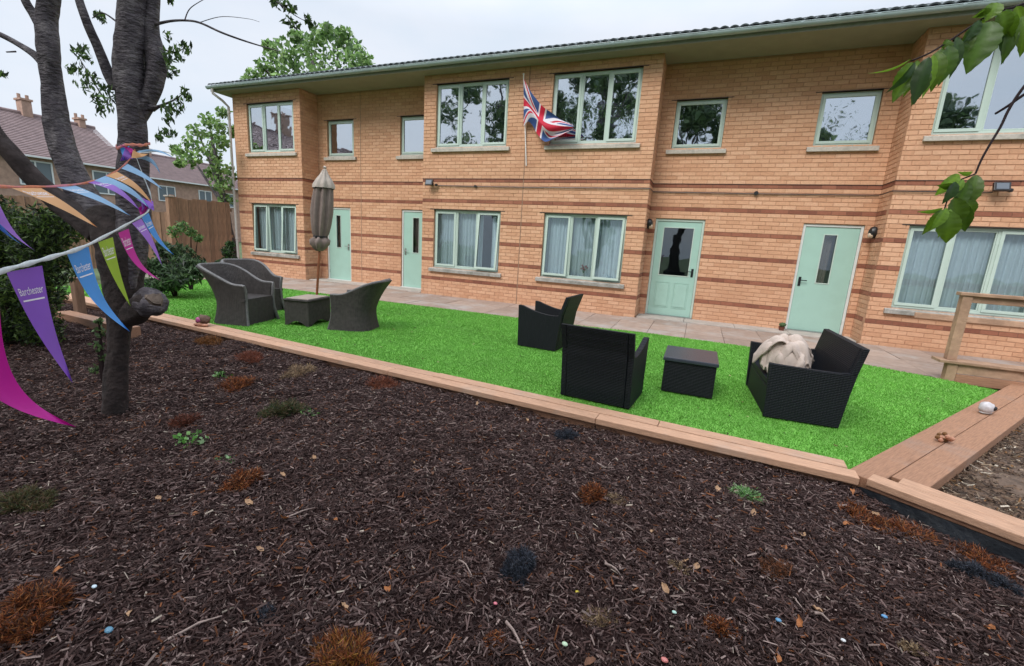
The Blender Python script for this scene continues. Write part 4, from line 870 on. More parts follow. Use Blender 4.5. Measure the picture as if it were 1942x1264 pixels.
# blanket: a crumpled heap of folds
def blanket():
    mb = MB(); rr = random.Random(5); N, M_ = 14, 10
    def sheet(fn, N=N, M_=M_):
        vs = [fn(i / N, j / M_) for i in range(N + 1) for j in range(M_ + 1)]
        mb.add(vs, [(i * (M_ + 1) + j, i * (M_ + 1) + j + 1, (i + 1) * (M_ + 1) + j + 1, (i + 1) * (M_ + 1) + j) for i in range(N) for j in range(M_)])
    def mound(u, v):
        a = u * 2 * math.pi; r_ = v; q = Vector((math.cos(a) * r_ * 2, math.sin(a) * r_ * 2, 1))
        k = 1 + .12 * math.sin(a * 3 + 1) + .08 * math.sin(a * 7)
        return (math.cos(a) * r_ * .19 * k, math.sin(a) * r_ * .21 * k, .15 * (1 - r_ ** 2.2) + .05 * noise.noise(q * 1.4) + .03 * math.sin(a * 6 + r_ * 5) * r_ - .07 * (r_ > .97))
    sheet(mound, 60, 22)
    for k in range(13):
        a0 = k * 2 * math.pi / 13 + rr.uniform(-.2, .2); ring = k % 2; Lp = rr.uniform(.12, .18); Wp = rr.uniform(.07, .11); z0 = .12 - .05 * ring + rr.uniform(-.01, .02); r0_ = .02 + .05 * ring; tw_ = rr.uniform(-.5, .5); ph = rr.uniform(0, 6)
        def petal(u, v):
            q = v * 2 - 1; wd = Wp * (.35 + .75 * math.sin(math.pi * min(1, u * .8 + .12))); rad = r0_ + Lp * u
            z = z0 + .055 * math.sin(math.pi * min(1, u * 1.15)) - .12 * u * u + .022 * math.cos(q * 4.5 + ph) * (.4 + u) - .03 * q * q + tw_ * q * wd * .6
            t_ = q * wd; return (math.cos(a0) * rad - math.sin(a0) * t_, math.sin(a0) * rad + math.cos(a0) * t_, z)
        sheet(petal)
    return mb.mesh('blanket', M_cloth, smooth=True)
o = bpy.data.objects.new('blanket', blanket()); COL.objects.link(o); o.location = (3.12, -5.15, .455); o.scale = (1.08, 1.08, 1.1); o.rotation_euler = (.18, -.12, .4); m_ = o.modifiers.new('thick', 'SOLIDIFY'); m_.thickness = .014; m_ = o.modifiers.new('soft', 'SUBSURF'); m_.levels = 1; m_.render_levels = 1
tag(o, 'crumpled cream blanket heaped on the black love seat', 'blanket')

# ------------------------------------------------------------------ grey tub chairs
def tub_chair(loc, rz, lb, sc_=1.0):
    g = root('tub_chair', loc, rz, lb, 'armchair', 'grey woven tub chairs'); g.scale = (sc_,) * 3
    hw, f, b, cr_ = .31, .27, -.29, .21
    path = []
    for k in range(9): path.append((f - (f - (b + cr_)) * k / 8, -hw))
    for k in range(1, 12): a = math.pi / 2 * k / 12; path.append((b + cr_ - cr_ * math.sin(a), -hw + cr_ - cr_ * math.cos(a)))
    for k in range(9): path.append((b, (-hw + cr_) + (2 * hw - 2 * cr_) * k / 8))
    path += [(x, -y) for x, y in path[:20][::-1]]
    n = len(path)
    def backness(i): x = path[i][0]; t = min(1, max(0, (f - .10 - x) / (f - .10 - b))); return t * t * (3 - 2 * t)
    def pt(i, u, inset=0, z0=0):
        x, y = path[i]; bk = backness(i); h = .55 + .24 * bk ** 1.3; z = z0 + (h - z0) * u; zz = z / .8
        fl = 1.16 - .85 * zz + .98 * zz * zz
        c = Vector((x, y)); ln = c.length; sc2 = (fl if True else 1)
        X = x * (1 + (sc2 - 1) * .9) - bk * .20 * max(0, zz - .35) ** 1.2 * 1.6; Y = y * (1 + (sc2 - 1) * .8)
        if inset: k_ = (ln - inset) / ln; X = X * k_; Y = Y * k_
        return (X, Y, z)
    mb = MB(); nz_ = 12; vs = [pt(i, j / nz_) for i in range(n) for j in range(nz_ + 1)]; fs = [(i * (nz_ + 1) + j, i * (nz_ + 1) + j + 1, (i + 1) * (nz_ + 1) + j + 1, (i + 1) * (nz_ + 1) + j) for i in range(n - 1) for j in range(nz_)]
    N0 = len(vs); vs += [pt(i, j / 6, .05, .34) for i in range(n) for j in range(7)]; fs += [(N0 + i * 7 + j + 1, N0 + i * 7 + j, N0 + (i + 1) * 7 + j, N0 + (i + 1) * 7 + j + 1) for i in range(n - 1) for j in range(6)]
    for i in (0, n - 1):
        pass
    fs += [(i * (nz_ + 1) + nz_, N0 + i * 7 + 6, N0 + (i + 1) * 7 + 6, (i + 1) * (nz_ + 1) + nz_) for i in range(n - 1)]
    mb.add(vs, fs); child('shell', mb.mesh('shell', M_grey, smooth='auto'), g)
    mb = MB(); rim = [Vector(pt(i, 1)) * .5 + Vector(pt(i, 1, .05, .34)) * .5 + Vector((0, 0, .004)) for i in range(n)]
    e0 = [Vector(pt(0, j / 8)) * 1 + Vector((0, .028, 0)) for j in range(0, 8)]; e1 = [Vector(pt(n - 1, j / 8)) + Vector((0, -.028, 0)) for j in range(0, 8)]
    mb.tube(e0 + rim + e1[::-1], .023, 8); child('rim', mb.mesh('rim', M_greyl, smooth='auto'), g)
    seat = [pt(i, 0, .045) for i in range(n)]; mb = MB(); mb.prism([(x, y) for x, y, z in seat] + [(f + .0, .0)], .33, .37); child('seat', mb.mesh('seat', M_grey, bev=.008), g)
    mb = MB(); mb.box(f - .03, f + .005, -.285, .285, .0, .34); child('front_panel', mb.mesh('front_panel', M_grey, bev=.006), g)
    return g
tub_chair((-3.80, -5.36, -.004), math.radians(14), 'grey woven tub chair nearest the timber edging facing right', 1.0)
tub_chair((-4.50, -4.62, -.004), math.radians(-8), 'grey woven tub chair half hidden behind the left one', 1.0)
tub_chair((-2.28, -4.74, -.004), math.radians(198), 'grey woven tub chair facing left beside the low table', .90)
g = root('garden_table', (-3.02, -4.92, -.004), math.radians(12), 'low grey woven table with stone top beside the closed parasol', 'table')
for (x0, x1, y0, y1, nm) in ((-.19, .19, -.27, -.25, 's'), (-.19, .19, .25, .27, 's'), (-.19, -.17, -.25, .25, 's'), (.17, .19, -.25, .25, 's')):
    mb = MB(); lng = (x1 - x0) > .1; n = 12; a0, a1 = (x0, x1) if lng else (y0, y1); pr = [(a0, .0)] + [(a0 + .03 + (a1 - a0 - .06) * k / n, .07 * math.sin(math.pi * k / n)) for k in range(n + 1)] + [(a1, 0), (a1, .36), (a0, .36)]
    if lng: mb.add([(a, y0, z) for a, z in pr] + [(a, y1, z) for a, z in pr], [tuple(range(len(pr))), tuple(range(2 * len(pr) - 1, len(pr) - 1, -1))] + [(i, len(pr) + i, len(pr) + (i + 1) % len(pr), (i + 1) % len(pr)) for i in range(len(pr))])
    else: mb.add([(x0, a, z) for a, z in pr] + [(x1, a, z) for a, z in pr], [tuple(range(len(pr)))[::-1], tuple(range(len(pr), 2 * len(pr)))] + [(i, (i + 1) % len(pr), len(pr) + (i + 1) % len(pr), len(pr) + i) for i in range(len(pr))])
    child('side_panel', mb.mesh('side_panel', M_grey), g)
mb = MB(); mb.box(-.205, .205, -.285, .285, .361, .385); child('rim', mb.mesh('rim', M_grey, bev=.008), g)
mb = MB(); mb.box(-.17, .17, -.25, .25, .3855, .396); child('tabletop', mb.mesh('tabletop', mat('stone_top', (.34, .29, .25), .35, var=.15, vscale=9), bev=.003), g)
# ------------------------------------------------------------------ closed parasol
PB = Vector((-3.46, -4.36, 0)); PT = vp(616, 318, (PB - CAM).dot(FH)); ax = (PT - Vector((PB.x, PB.y, .0)))
PG = root('parasol', PB, 0, 'closed taupe garden parasol on a varnished wooden pole', 'parasol')
def pa(z): return PB + ax * (z / ax.z)
mb = MB(); mb.tube([pa(.03), pa(1.2), pa(2.3)], .019, 10); mb.obj('pole', M_polew, PG, smooth='auto')
mb = MB(); mb.lathe([(.24, 0), (.24, .03), (.05, .07), (.035, .28), (0, .29)], c=tuple(PB), seg=24); mb.obj('base', M_dark, PG, smooth='auto')
def folds(zr, m, name, amp=.22, nf=8, tw=0):
    vs = []; fs = []; seg = 64
    for z, r_ in zr:
        c = pa(z)
        for k in range(seg):
            a = 2 * math.pi * k / seg + tw * z; q = r_ * (1 + amp * math.cos(nf * a) + .10 * noise.noise(Vector((math.cos(a) * 2, math.sin(a) * 2, z * 3))))
            vs.append(c + Vector((math.cos(a) * q, math.sin(a) * q, 0)))
    for i in range(len(zr) - 1):
        for k in range(seg): fs.append((i * seg + k, i * seg + (k + 1) % seg, (i + 1) * seg + (k + 1) % seg, (i + 1) * seg + k))
    mb = MB(); mb.add(vs, fs); return mb.obj(name, m, PG, smooth=True)
H_ = ax.z
folds([(1.27, .085), (1.32, .105), (1.45, .125), (1.65, .137), (1.85, .130), (2.0, .118), (2.09, .10)], M_para, 'canopy')
folds([(1.04, .045), (1.08, .085), (1.15, .13), (1.21, .135), (1.26, .085)], M_para, 'canopy_skirt', amp=.20, nf=6)
folds([(2.01, .15), (2.06, .145), (2.14, .105), (2.22, .055), (H_ - .04, .03)], M_paral, 'top_valance', amp=.12)
folds([(1.245, .096), (1.255, .099), (1.27, .099), (1.28, .096)], M_dark, 'strap', amp=.1)
folds([(2.0, .130), (2.012, .136), (2.022, .13)], M_dark, 'valance_seam', amp=.18)
mb = MB(); mb.lathe([(.022, -.06), (.03, -.04), (.018, -.02), (.028, .0), (.012, .02), (0, .024)], c=tuple(pa(H_)), seg=14); mb.obj('finial', M_paral, PG, smooth='auto')

# ------------------------------------------------------------------ multi stemmed tree on the left
TR1 = root('cherry_tree', (-1.56, -8.09, 0), 0, 'old grey cherry tree with several stems and a cut burl behind the bunting', 'tree')
def stem(pts, name='trunk', m=M_bark, seg=26, jit=.26, parent=None, sub=14):
    """pts: (px, py, distance, width in px)"""
    P_ = [vp(a, b, c) for a, b, c, w_ in pts]; R_ = [.80 * w_ / 2 * ((p_ - CAM).dot(FWD)) / FPX for p_, (a, b, c, w_) in zip(P_, pts)]
    PR = [(*p_, r_) for p_, r_ in zip(P_, R_)]; n = (len(PR) - 1) * sub; Q = [lerp_poly(PR, k / n) for k in range(n + 1)]
    mb = MB(); mb.tube([Vector(q[:3]) for q in Q], [max(q[3], .001) for q in Q], seg, jit=jit); return mb.obj(name, m, parent or TR1, smooth=True)
D0 = 3.06
stem([(214, 806, D0, 74), (216, 785, D0, 54), (218, 760, D0, 46), (222, 690, D0, 42), (228, 620, D0, 46), (232, 540, D0, 66), (224, 470, D0, 88), (205, 400, D0 + .05, 70)], m=M_barkd, jit=.3)
stem([(232, 540, D0, 60), (246, 470, D0, 62), (252, 400, D0, 60), (252, 330, D0, 58), (251, 250, D0, 54), (249, 160, D0, 58), (246, 80, D0, 62), (252, 10, D0, 60), (262, -60, D0, 58), (275, -260, D0 + .1, 50), (290, -600, D0 + .3, 40)])
stem([(258, 230, D0 + .03, 34), (286, 180, D0 + .03, 34), (296, 120, D0 + .04, 38), (286, 60, D0 + .03, 32), (292, 0, D0 + .03, 26), (300, -120, D0, 24), (330, -400, D0, 18)])
stem([(196, 430, D0 + .1, 70), (160, 380, D0 + .12, 62), (134, 320, D0 + .15, 52), (112, 250, D0 + .18, 48), (100, 170, D0 + .2, 40), (94, 100, D0 + .2, 40), (88, 40, D0 + .22, 40), (94, -20, D0 + .22, 42), (100, -200, D0 + .2, 36), (90, -500, D0, 28)])
stem([(190, 440, D0 + .05, 60), (120, 390, D0 + .0, 48), (60, 335, D0 - .08, 42), (20, 290, D0 - .15, 38), (-20, 240, D0 - .2, 38), (-90, 100, D0 - .3, 46)], m=M_barkm)
stem([(222, 170, D0, 22), (206, 138, D0 - .02, 22), (186, 90, D0 - .05, 19), (160, 30, D0 - .1, 17), (140, -40, D0 - .1, 15), (110, -200, D0 - .2, 12)], 'limb')
stem([(92, 130, D0 + .2, 26), (70, 108, D0 + .2, 18), (40, 88, D0 + .2, 13), (0, 66, D0 + .2, 12), (-60, 40, D0 + .2, 10)], 'limb')
stem([(84, 60, D0 + .22, 24), (66, 30, D0 + .22, 20), (48, 0, D0 + .2, 17), (30, -60, D0 + .2, 14)], 'limb')
stem([(290, 48, D0 + .03, 7), (320, 41, D0 - .05, 6), (350, 39, D0 - .1, 5), (378, 43, D0 - .2, 5), (420, 62, D0 - .3, 4), (470, 80, D0 - .3, 3.5), (530, 98, D0 - .3, 2)], 'branch', seg=7)
stem([(350, 39, D0 - .1, 3), (362, 15, D0 - .1, 2), (400, -8, D0 - .1, 1.2)], 'branch', seg=5); stem([(378, 43, D0 - .2, 2), (420, 32, D0 - .2, 1.5), (470, 36, D0 - .2, 1), (492, 42, D0 - .2, .8)], 'branch', seg=5)
stem([(288, 205, D0 + .02, 20), (300, 203, D0, 8), (330, 190, D0 - .1, 3), (350, 175, D0 - .1, 1.5)], 'branch', seg=6); stem([(300, 90, D0, 6), (330, 100, D0 - .05, 3), (355, 88, D0 - .05, 1.5)], 'branch', seg=6)
stem([(30, 98, D0 + .2, 4), (12, 99, D0 + .2, 3)], 'branch', seg=5); stem([(225, 45, D0, 5), (195, 25, D0, 3), (175, 35, D0, 2)], 'branch', seg=5); stem([(205, 200, D0 + .1, 4), (180, 160, D0 + .1, 3), (150, 110, D0 + .1, 2)], 'branch', seg=5)
# burl on the right of the trunk
Bc = vp(284, 574, D0 - .05); mb = MB(); bm = bmesh.new(); bmesh.ops.create_icosphere(bm, subdivisions=4, radius=.092)
for v in bm.verts: v.co = Vector((v.co.x, v.co.y, v.co.z * 1.05)) * (1 + .28 * noise.noise(v.co * 11) + .12 * noise.noise(v.co * 28))
me = bpy.data.meshes.new('burl'); bm.to_mesh(me); bm.free(); me.materials.append(M_bark); me.polygons.foreach_set('use_smooth', [True] * len(me.polygons)); link(bpy.data.objects.new('burl', me), TR1, Bc)
stem([(226, 606, D0, 44), (255, 592, D0 - .02, 52), (285, 572, D0 - .08, 46)], 'root_stub', m=M_barkd)
Cc = vp(294, 566, D0 - .19); Dn = (CAM - Cc).normalized() + Vector((.25, 0, .25)); Dn.normalize()
mb = MB(); mb.tube([Cc - Dn * .03, Cc + Dn * .012], [.045, .036], 14, jit=.5); mb.obj('cut_face', M_cut, TR1)
def leafcloud(centers, rads, n_each, Ls, ws, cols, seed, flat=0.0, droop=0.2, sp=1.0):
    """rhomb leaves spread through clumps"""
    r = np.random.default_rng(seed); C_ = np.repeat(np.array(centers, float), n_each, 0); R_ = np.repeat(np.array(rads, float), n_each); n = len(C_)
    d = r.normal(0, 1, (n, 3)); d /= np.linalg.norm(d, axis=1)[:, None]; rad = r.random(n) ** .45
    c = C_ + d * (R_ * rad)[:, None] * np.array([1, 1, 1 - flat]) * sp
    ax_ = r.normal(0, 1, (n, 3)); ax_[:, 2] -= droop; ax_ /= np.linalg.norm(ax_, axis=1)[:, None]; sd_ = np.cross(ax_, r.normal(0, 1, (n, 3))); sd_ /= np.linalg.norm(sd_, axis=1)[:, None]
    l_ = (r.uniform(.6, 1.25, n) * Ls)[:, None]; w__ = (r.uniform(.7, 1.2, n) * ws)[:, None]
    V = np.empty((n, 4, 3)); V[:, 0] = c - ax_ * l_ / 2; V[:, 1] = c + sd_ * w__ / 2; V[:, 2] = c + ax_ * l_ / 2; V[:, 3] = c - sd_ * w__ / 2
    cc = np.array(cols)[r.integers(0, len(cols), n)] * r.uniform(.6, 1.4, n)[:, None]
    return V.reshape(-1, 3), np.arange(4 * n).reshape(n, 4), np.repeat(cc, 4, 0)
CH = [(.045, .085, .028), (.07, .13, .03), (.10, .18, .04), (.03, .05, .025)]
cl = []
for (px, py, s_) in [(147, 98, 9), (160, 92, 8), (165, 110, 9), (150, 128, 10), (138, 135, 9), (165, 145, 12), (158, 160, 12), (178, 150, 9), (186, 165, 10), (175, 180, 12), (192, 190, 10), (200, 205, 12), (188, 210, 11), (205, 170, 8), (215, 190, 8), (196, 36, 8), (185, 30, 6),
                       (318, 70, 8), (315, 105, 10), (330, 96, 9), (350, 88, 10), (356, 96, 6), (340, 110, 9), (322, 118, 9), (328, 132, 9), (315, 140, 8), (335, 190, 10), (322, 200, 9), (350, 176, 8), (312, 208, 9), (330, 212, 8), (318, 228, 8), (355, 185, 6), (345, 205, 6), (310, 250, 7), (326, 255, 7), (300, 262, 6), (322, 0, 6), (8, 142, 5)]:
    cl.append((vp(px, py, D0 + random.uniform(-.25, .25)), s_ * 3.0 / FPX * 1.1))
V, F, T_ = leafcloud([c[0] for c in cl], [c[1] for c in cl], 20, .046, .016, CH + [(.14, .24, .06)], 21, droop=1.6)
link(bpy.data.objects.new('foliage', np_mesh('foliage', V, F, M_leaf, tone=T_)), TR1)
cl = []
for (px, py, s_) in [(525, 5, 10), (540, 12, 9), (545, 38, 10), (560, 45, 10), (556, 20, 8), (585, 38, 7), (592, 48, 7), (516, -5, 8)]:
    cl.append((vp(px, py, D0 + .4 + random.uniform(-.1, .1)), s_ * 3.5 / FPX))
V, F, T_ = leafcloud([c[0] for c in cl], [c[1] for c in cl], 16, .055, .024, CH, 22, droop=1.0)
link(bpy.data.objects.new('foliage', np_mesh('foliage', V, F, M_leaf, tone=T_)), TR1)
stem([(420, -70, D0 + .3, 7), (480, -30, D0 + .35, 5), (530, 8, D0 + .4, 3), (560, 30, D0 + .4, 2), (590, 46, D0 + .4, 1.2)], 'branch', seg=6)
# crown above the frame
cl = []; r0 = random.Random(4)
for k in range(90):
    cl.append((Vector((-1.0 + r0.uniform(-2.4, 1.7), -8.1 + r0.uniform(-2.0, 1.6), r0.uniform(3.9, 6.5))), r0.uniform(.3, .6)))
cl = [c for c in cl if not in_view(c[0] + Vector((0, 0, -.5))) and not in_view(c[0])]
V, F, T_ = leafcloud([c[0] for c in cl], [c[1] for c in cl], 70, .09, .04, CH, 23, droop=.6)
link(bpy.data.objects.new('crown', np_mesh('crown', V, F, M_leaf, tone=T_)), TR1)

# ------------------------------------------------------------------ tree on the right whose branch hangs into view
TR2 = root('cherry_tree', (5.6, -10.6, -.02), 0, 'cherry branch with drooping green leaves hanging in from the upper right', 'tree')
def wt(pts, rs, name, seg=8, jit=.1, m=M_bark): mb = MB(); mb.tube([Vector(p_) for p_ in pts], rs, seg, jit=jit); return mb.obj(name, m, TR2, smooth=True)
e1 = vp(1965, 155, 1.15); e2 = vp(1975, -30, 1.35)
wt([(5.6, -10.6, -.1), (5.55, -10.55, 1.0), (5.4, -10.5, 2.1), (5.5, -10.4, 3.6)], [.17, .14, .12, .07], 'trunk', 12)
wt([(5.42, -10.5, 2.0), (4.9, -10.2, 2.25), (4.4, -9.7, 2.2), tuple(e1 + Vector((.55, -.1, .22))), tuple(e1 + Vector((.12, -.01, .1))), tuple(e1)], [.05, .04, .028, .014, .008, .006], 'limb')
wt([(5.42, -10.5, 2.2), (4.9, -10.1, 2.6), (4.3, -9.5, 2.6), tuple(e2 + Vector((.3, .0, .22))), tuple(e2)], [.05, .04, .026, .012, .006], 'limb')
def tw(pts, w0, w1, name='twig'):
    P_ = [vp(*q) for q in pts]; PR = [tuple(p_) for p_ in P_]; n = (len(PR) - 1) * 5; Q = [Vector(lerp_poly(PR, k / n)) for k in range(n + 1)]
    dep = (P_[0] - CAM).dot(FWD) / FPX / 2; mb = MB(); mb.tube(Q, [.72 * dep * (w0 + (w1 - w0) * k / n) for k in range(n + 1)], 7, jit=.15); mb.obj(name, M_twig, TR2, smooth=True); return Q
tw([(1990, 110, 1.15), (1942, 165, 1.12), (1915, 205, 1.1), (1898, 240, 1.08), (1880, 270, 1.06), (1862, 302, 1.04), (1850, 330, 1.02)], 8, 4)
tw([(1990, 150, 1.15), (1942, 180, 1.13), (1912, 201, 1.12), (1888, 216, 1.12)], 8, 5.5)
tw([(1850, 330, 1.02), (1838, 335, 1.0), (1820, 342, .99), (1808, 352, .98), (1795, 385, .97), (1790, 402, .96)], 4, 3)
tw([(1980, -10, 1.34), (1930, 12, 1.28), (1890, 22, 1.24), (1850, 45, 1.2), (1805, 75, 1.17), (1765, 100, 1.14), (1728, 116, 1.12)], 6, 3.5)
LG_ = [(.060, .125, .010), (.095, .175, .012), (.035, .080, .014), (.17, .30, .025)]
def hang_leaf(b, tip, dist, wpx, c, curl=.15, tilt=0, dd=.0):
    """one drooping cherry leaf: base and tip pixels at a real distance; broad serrated blade folded at the midrib"""
    A = vp(b[0], b[1], dist); B = vp(tip[0], tip[1], dist + dd); d = B - A; Ln = d.length; d.normalize()
    vw = (A - CAM).normalized(); s_ = d.cross(vw).normalized(); s_ = (s_ * math.cos(tilt) + vw * math.sin(tilt)).normalized(); nn = d.cross(s_).normalized()
    W0 = .84 * wpx / 2 * (A - CAM).dot(FWD) / FPX; vs = []; fs = []; N = 16
    for i in range(N + 1):
        u = i / N; wd = W0 * (math.sin(math.pi * min(1, u ** .85)) ** .7) * (1 if u < .6 else 1 - .75 * (u - .6) ** 1.1 / .4 ** 1.1 * .6) ; ser = 1 + (.05 if i % 2 else -.04)
        if i == N: wd = 0
        ctr = A + d * (Ln * u) + nn * (curl * Ln * math.sin(math.pi * u) * .5)
        for q, lift in ((-1, .30), (-.5, .10), (0, 0), (.5, .10), (1, .30)):
            vs.append(ctr + s_ * (q * wd * (ser if abs(q) == 1 else 1)) + nn * (lift * wd + .05 * W0 * math.sin(i * 1.9 + q * 2) * abs(q)))
    for i in range(N):
        for j in range(4): a = i * 5 + j; fs.append((a, a + 5, a + 6, a + 1))
    vein = [(i % 2) * .12 for i in range(N + 1)]
    mb = MB(); mb.add(vs, fs); jt = random.uniform(.8, 1.2); mb.t = [tuple(k * jt * (1.35 if (idx % 5 == 2) else (1.08 if (idx // 5) % 2 else .95)) for k in c) for idx in range(len(vs))]
    return mb.obj('leaf', M_leafn, TR2, smooth=True)
LV = [((1728, 112), (1646, 140), 1.11, 12, 3, 1.2), ((1735, 118), (1678, 178), 1.12, 24, 2, .9), ((1730, 118), (1692, 196), 1.13, 40, 1, .2), ((1748, 122), (1728, 202), 1.12, 38, 0, .5), ((1762, 108), (1733, 200), 1.10, 34, 2, -.4), ((1778, 98), (1765, 176), 1.13, 36, 1, .3), ((1800, 86), (1778, 165), 1.15, 38, 0, .6),
      ((1800, 76), (1785, 92), 1.16, 30, 1, .8), ((1858, 38), (1824, 84), 1.18, 30, 2, .8), ((1880, 40), (1832, 142), 1.18, 62, 0, .1), ((1868, 30), (1866, 16), 1.2, 30, 1, .5), ((1900, 22), (1905, 68), 1.2, 32, 1, .2), ((1918, 22), (1920, 72), 1.2, 30, 1, -.3), ((1890, 25), (1902, 122), 1.22, 26, 2, .5), ((1922, 40), (1898, 124), 1.21, 26, 0, .4), ((1940, 30), (1934, 110), 1.2, 28, 1, .3), ((1890, 5), (1868, 42), 1.2, 34, 3, .3), ((1948, 60), (1936, 106), 1.25, 22, 0, 0),
      ((1818, 330), (1772, 372), .98, 30, 3, .5), ((1845, 326), (1815, 326), 1.0, 18, 3, 1.0), ((1812, 345), (1786, 388), .97, 26, 2, .7), ((1808, 350), (1776, 352), .97, 20, 1, .8), ((1852, 332), (1822, 402), .99, 36, 1, .3), ((1836, 345), (1808, 400), .98, 30, 0, .4), ((1848, 336), (1860, 366), 1.0, 14, 3, .9),
      ((1788, 395), (1738, 402), .96, 14, 3, .9), ((1788, 398), (1748, 446), .96, 26, 1, .4), ((1795, 395), (1764, 438), .95, 24, 3, .6), ((1798, 400), (1794, 462), .95, 44, 1, .2), ((1822, 385), (1830, 440), .97, 34, 0, .2), ((1810, 375), (1818, 430), .96, 40, 1, .5), ((1835, 375), (1840, 412), .98, 26, 1, .6), ((1790, 405), (1790, 432), .96, 16, 3, .9)]
LV += [((1770, 104), (1748, 188), 1.12, 26, 3, .7), ((1790, 90), (1760, 168), 1.16, 24, 1, -.5), ((1815, 70), (1800, 150), 1.17, 26, 2, .6), ((1842, 52), (1815, 122), 1.19, 28, 1, .5), ((1862, 36), (1850, 112), 1.21, 30, 3, -.4), ((1908, 18), (1916, 92), 1.22, 28, 0, .6), ((1928, 12), (1942, 70), 1.24, 28, 3, .2), ((1880, 18), (1842, 34), 1.21, 22, 3, .9), ((1740, 114), (1712, 186), 1.13, 26, 3, .6),
       ((1826, 340), (1800, 372), .98, 18, 3, .8), ((1842, 345), (1836, 418), 1.0, 26, 1, -.5), ((1800, 395), (1778, 452), .96, 22, 3, .5), ((1815, 372), (1806, 446), .97, 24, 2, -.6)]
for (b, t_, dist, wpx, ci, ti) in LV: hang_leaf(b, t_, dist, wpx, LG_[ci], curl=random.uniform(.05, .25), tilt=ti)
r0 = random.Random(9); cl = []
for k in range(110):
    c = Vector((5.5 + r0.uniform(-2.6, 2.6), -10.6 + r0.uniform(-2.6, 2.2), r0.uniform(2.9, 6.0)))
    if not in_view(c) and (c - CAM).length > 1.8 and not in_view(c - Vector((.5, 0, .5))): cl.append((c, r0.uniform(.3, .6)))
V, F, T_ = leafcloud([c[0] for c in cl], [c[1] for c in cl], 60, .09, .04, CH, 24, droop=.6); link(bpy.data.objects.new('crown', np_mesh('crown', V, F, M_leaf, tone=T_)), TR2)

# ------------------------------------------------------------------ bunting
PCOL = dict(purple=(.235, .090, .50), blue=(.060, .27, .66), green=(.28, .43, .025), pink=(.49, .006, .27), lilac=(.33, .15, .56), orange=(.68, .36, .16), sky=(.25, .42, .62))
PM = {k: mat('pennant_' + k, v, .6, var=.05, vscale=8, trans=.25) for k, v in PCOL.items()}
fc = bpy.data.curves.new('lettering', 'FONT'); fc.body = 'Barchester'; fc.size = 1; fc.align_x = 'CENTER'; fc.resolution_u = 3
fo = bpy.data.objects.new('lettering_source', fc); COL.objects.link(fo); bpy.context.view_layer.update()
tme = bpy.data.meshes.new_from_object(fo.evaluated_get(bpy.context.evaluated_depsgraph_get())); tv = [v.co.copy() for v in tme.vertices]; tf = [tuple(p_.vertices) for p_ in tme.polygons]
bpy.data.objects.remove(fo); txs = [v.x for v in tv]; tw_ = max(txs) - min(txs)
def pennant(parent, a, b, tip, da, db, dt, bend, col, text=True, ripple=.02):
    """a, b top corners, tip: pixels with real distances; bend (px) bows the blade sideways"""
    A, B = vp(*a, da), vp(*b, db); N1, N2 = 10, 34
    def S(u, v):
        cx = (a[0] + b[0]) / 2; cy = (a[1] + b[1]) / 2; ctr = Vector((cx + (tip[0] - cx) * v + bend[0] * math.sin(math.pi * v), cy + (tip[1] - cy) * v + bend[1] * math.sin(math.pi * v)))
        hw = Vector((b[0] - a[0], b[1] - a[1])) / 2 * (1 - v) ** .92
        q = ctr + hw * (u * 2 - 1); dist = (da + db) / 2 + (db - da) / 2 * (u * 2 - 1) * (1 - v) + (dt - (da + db) / 2) * v + ripple * math.sin(v * 7 + u * 2.5) * (.2 + v) * .5
        return vp(q.x, q.y, dist)
    vs = [S(i / N1, j / N2) for j in range(N2 + 1) for i in range(N1 + 1)]; fs = [(j * (N1 + 1) + i, j * (N1 + 1) + i + 1, (j + 1) * (N1 + 1) + i + 1, (j + 1) * (N1 + 1) + i) for j in range(N2) for i in range(N1)]
    mb = MB(); mb.add(vs, fs); pn = mb.obj('pennant', PM[col], parent, smooth=True)
    if text:
        off = lambda u, v: (lambda s_: s_ + (CAM - s_).normalized() * .0015)(S(u, v))
        k = .80 / tw_; asp = (A - B).length / max((vp(*tip, dt) - (A + B) / 2).length, .01)
        mb = MB(); mb.add([off(min(max(.5 + v.x * k, .02), .98), .215 - v.y * k * 1.25 * asp * .9) for v in tv], tf)
        for (v0, v1, u0, u1) in ((.255, .268, .12, .9),):
            nq = 12; mb.add([off(u0 + (u1 - u0) * i / nq, vv) for i in range(nq + 1) for vv in (v0, v1)], [(2 * i, 2 * i + 1, 2 * i + 3, 2 * i + 2) for i in range(nq)])
        mb.obj('lettering', M_text, pn)
    return pn
def tape(parent, pts, r0_, m, name='tape', tw2=0):
    P_ = [vp(*q[:3]) for q in pts]; PR = [(*p_, 0) for p_ in P_]; n = (len(PR) - 1) * 8; Q = [Vector(lerp_poly(PR, k / n)[:3]) for k in range(n + 1)]
    vs = []; fs = []
    for i, q in enumerate(Q):
        t_ = (Q[min(i + 1, n)] - Q[max(i - 1, 0)]).normalized(); up = Vector((0, 0, 1)); s_ = (up - t_ * up.dot(t_)).normalized(); o_ = t_.cross(s_); wv = 1 + .25 * math.sin(i * .9)
        for k in range(6): a = k * math.pi / 3; vs.append(q + s_ * math.cos(a) * r0_ * wv + o_ * math.sin(a) * r0_ * .35)
    for i in range(n):
        for k in range(6): fs.append((i * 6 + k, i * 6 + (k + 1) % 6, (i + 1) * 6 + (k + 1) % 6, (i + 1) * 6 + k))
    fs += [tuple(range(6))[::-1], tuple(n * 6 + k for k in range(6))]
    mb = MB(); mb.add(vs, fs); return mb.obj(name, m, parent, smooth='auto')
B1 = root('bunting', vp(0, 517, 1.02), 0, 'lower string of coloured pennants on white tape running towards the camera', 'bunting')
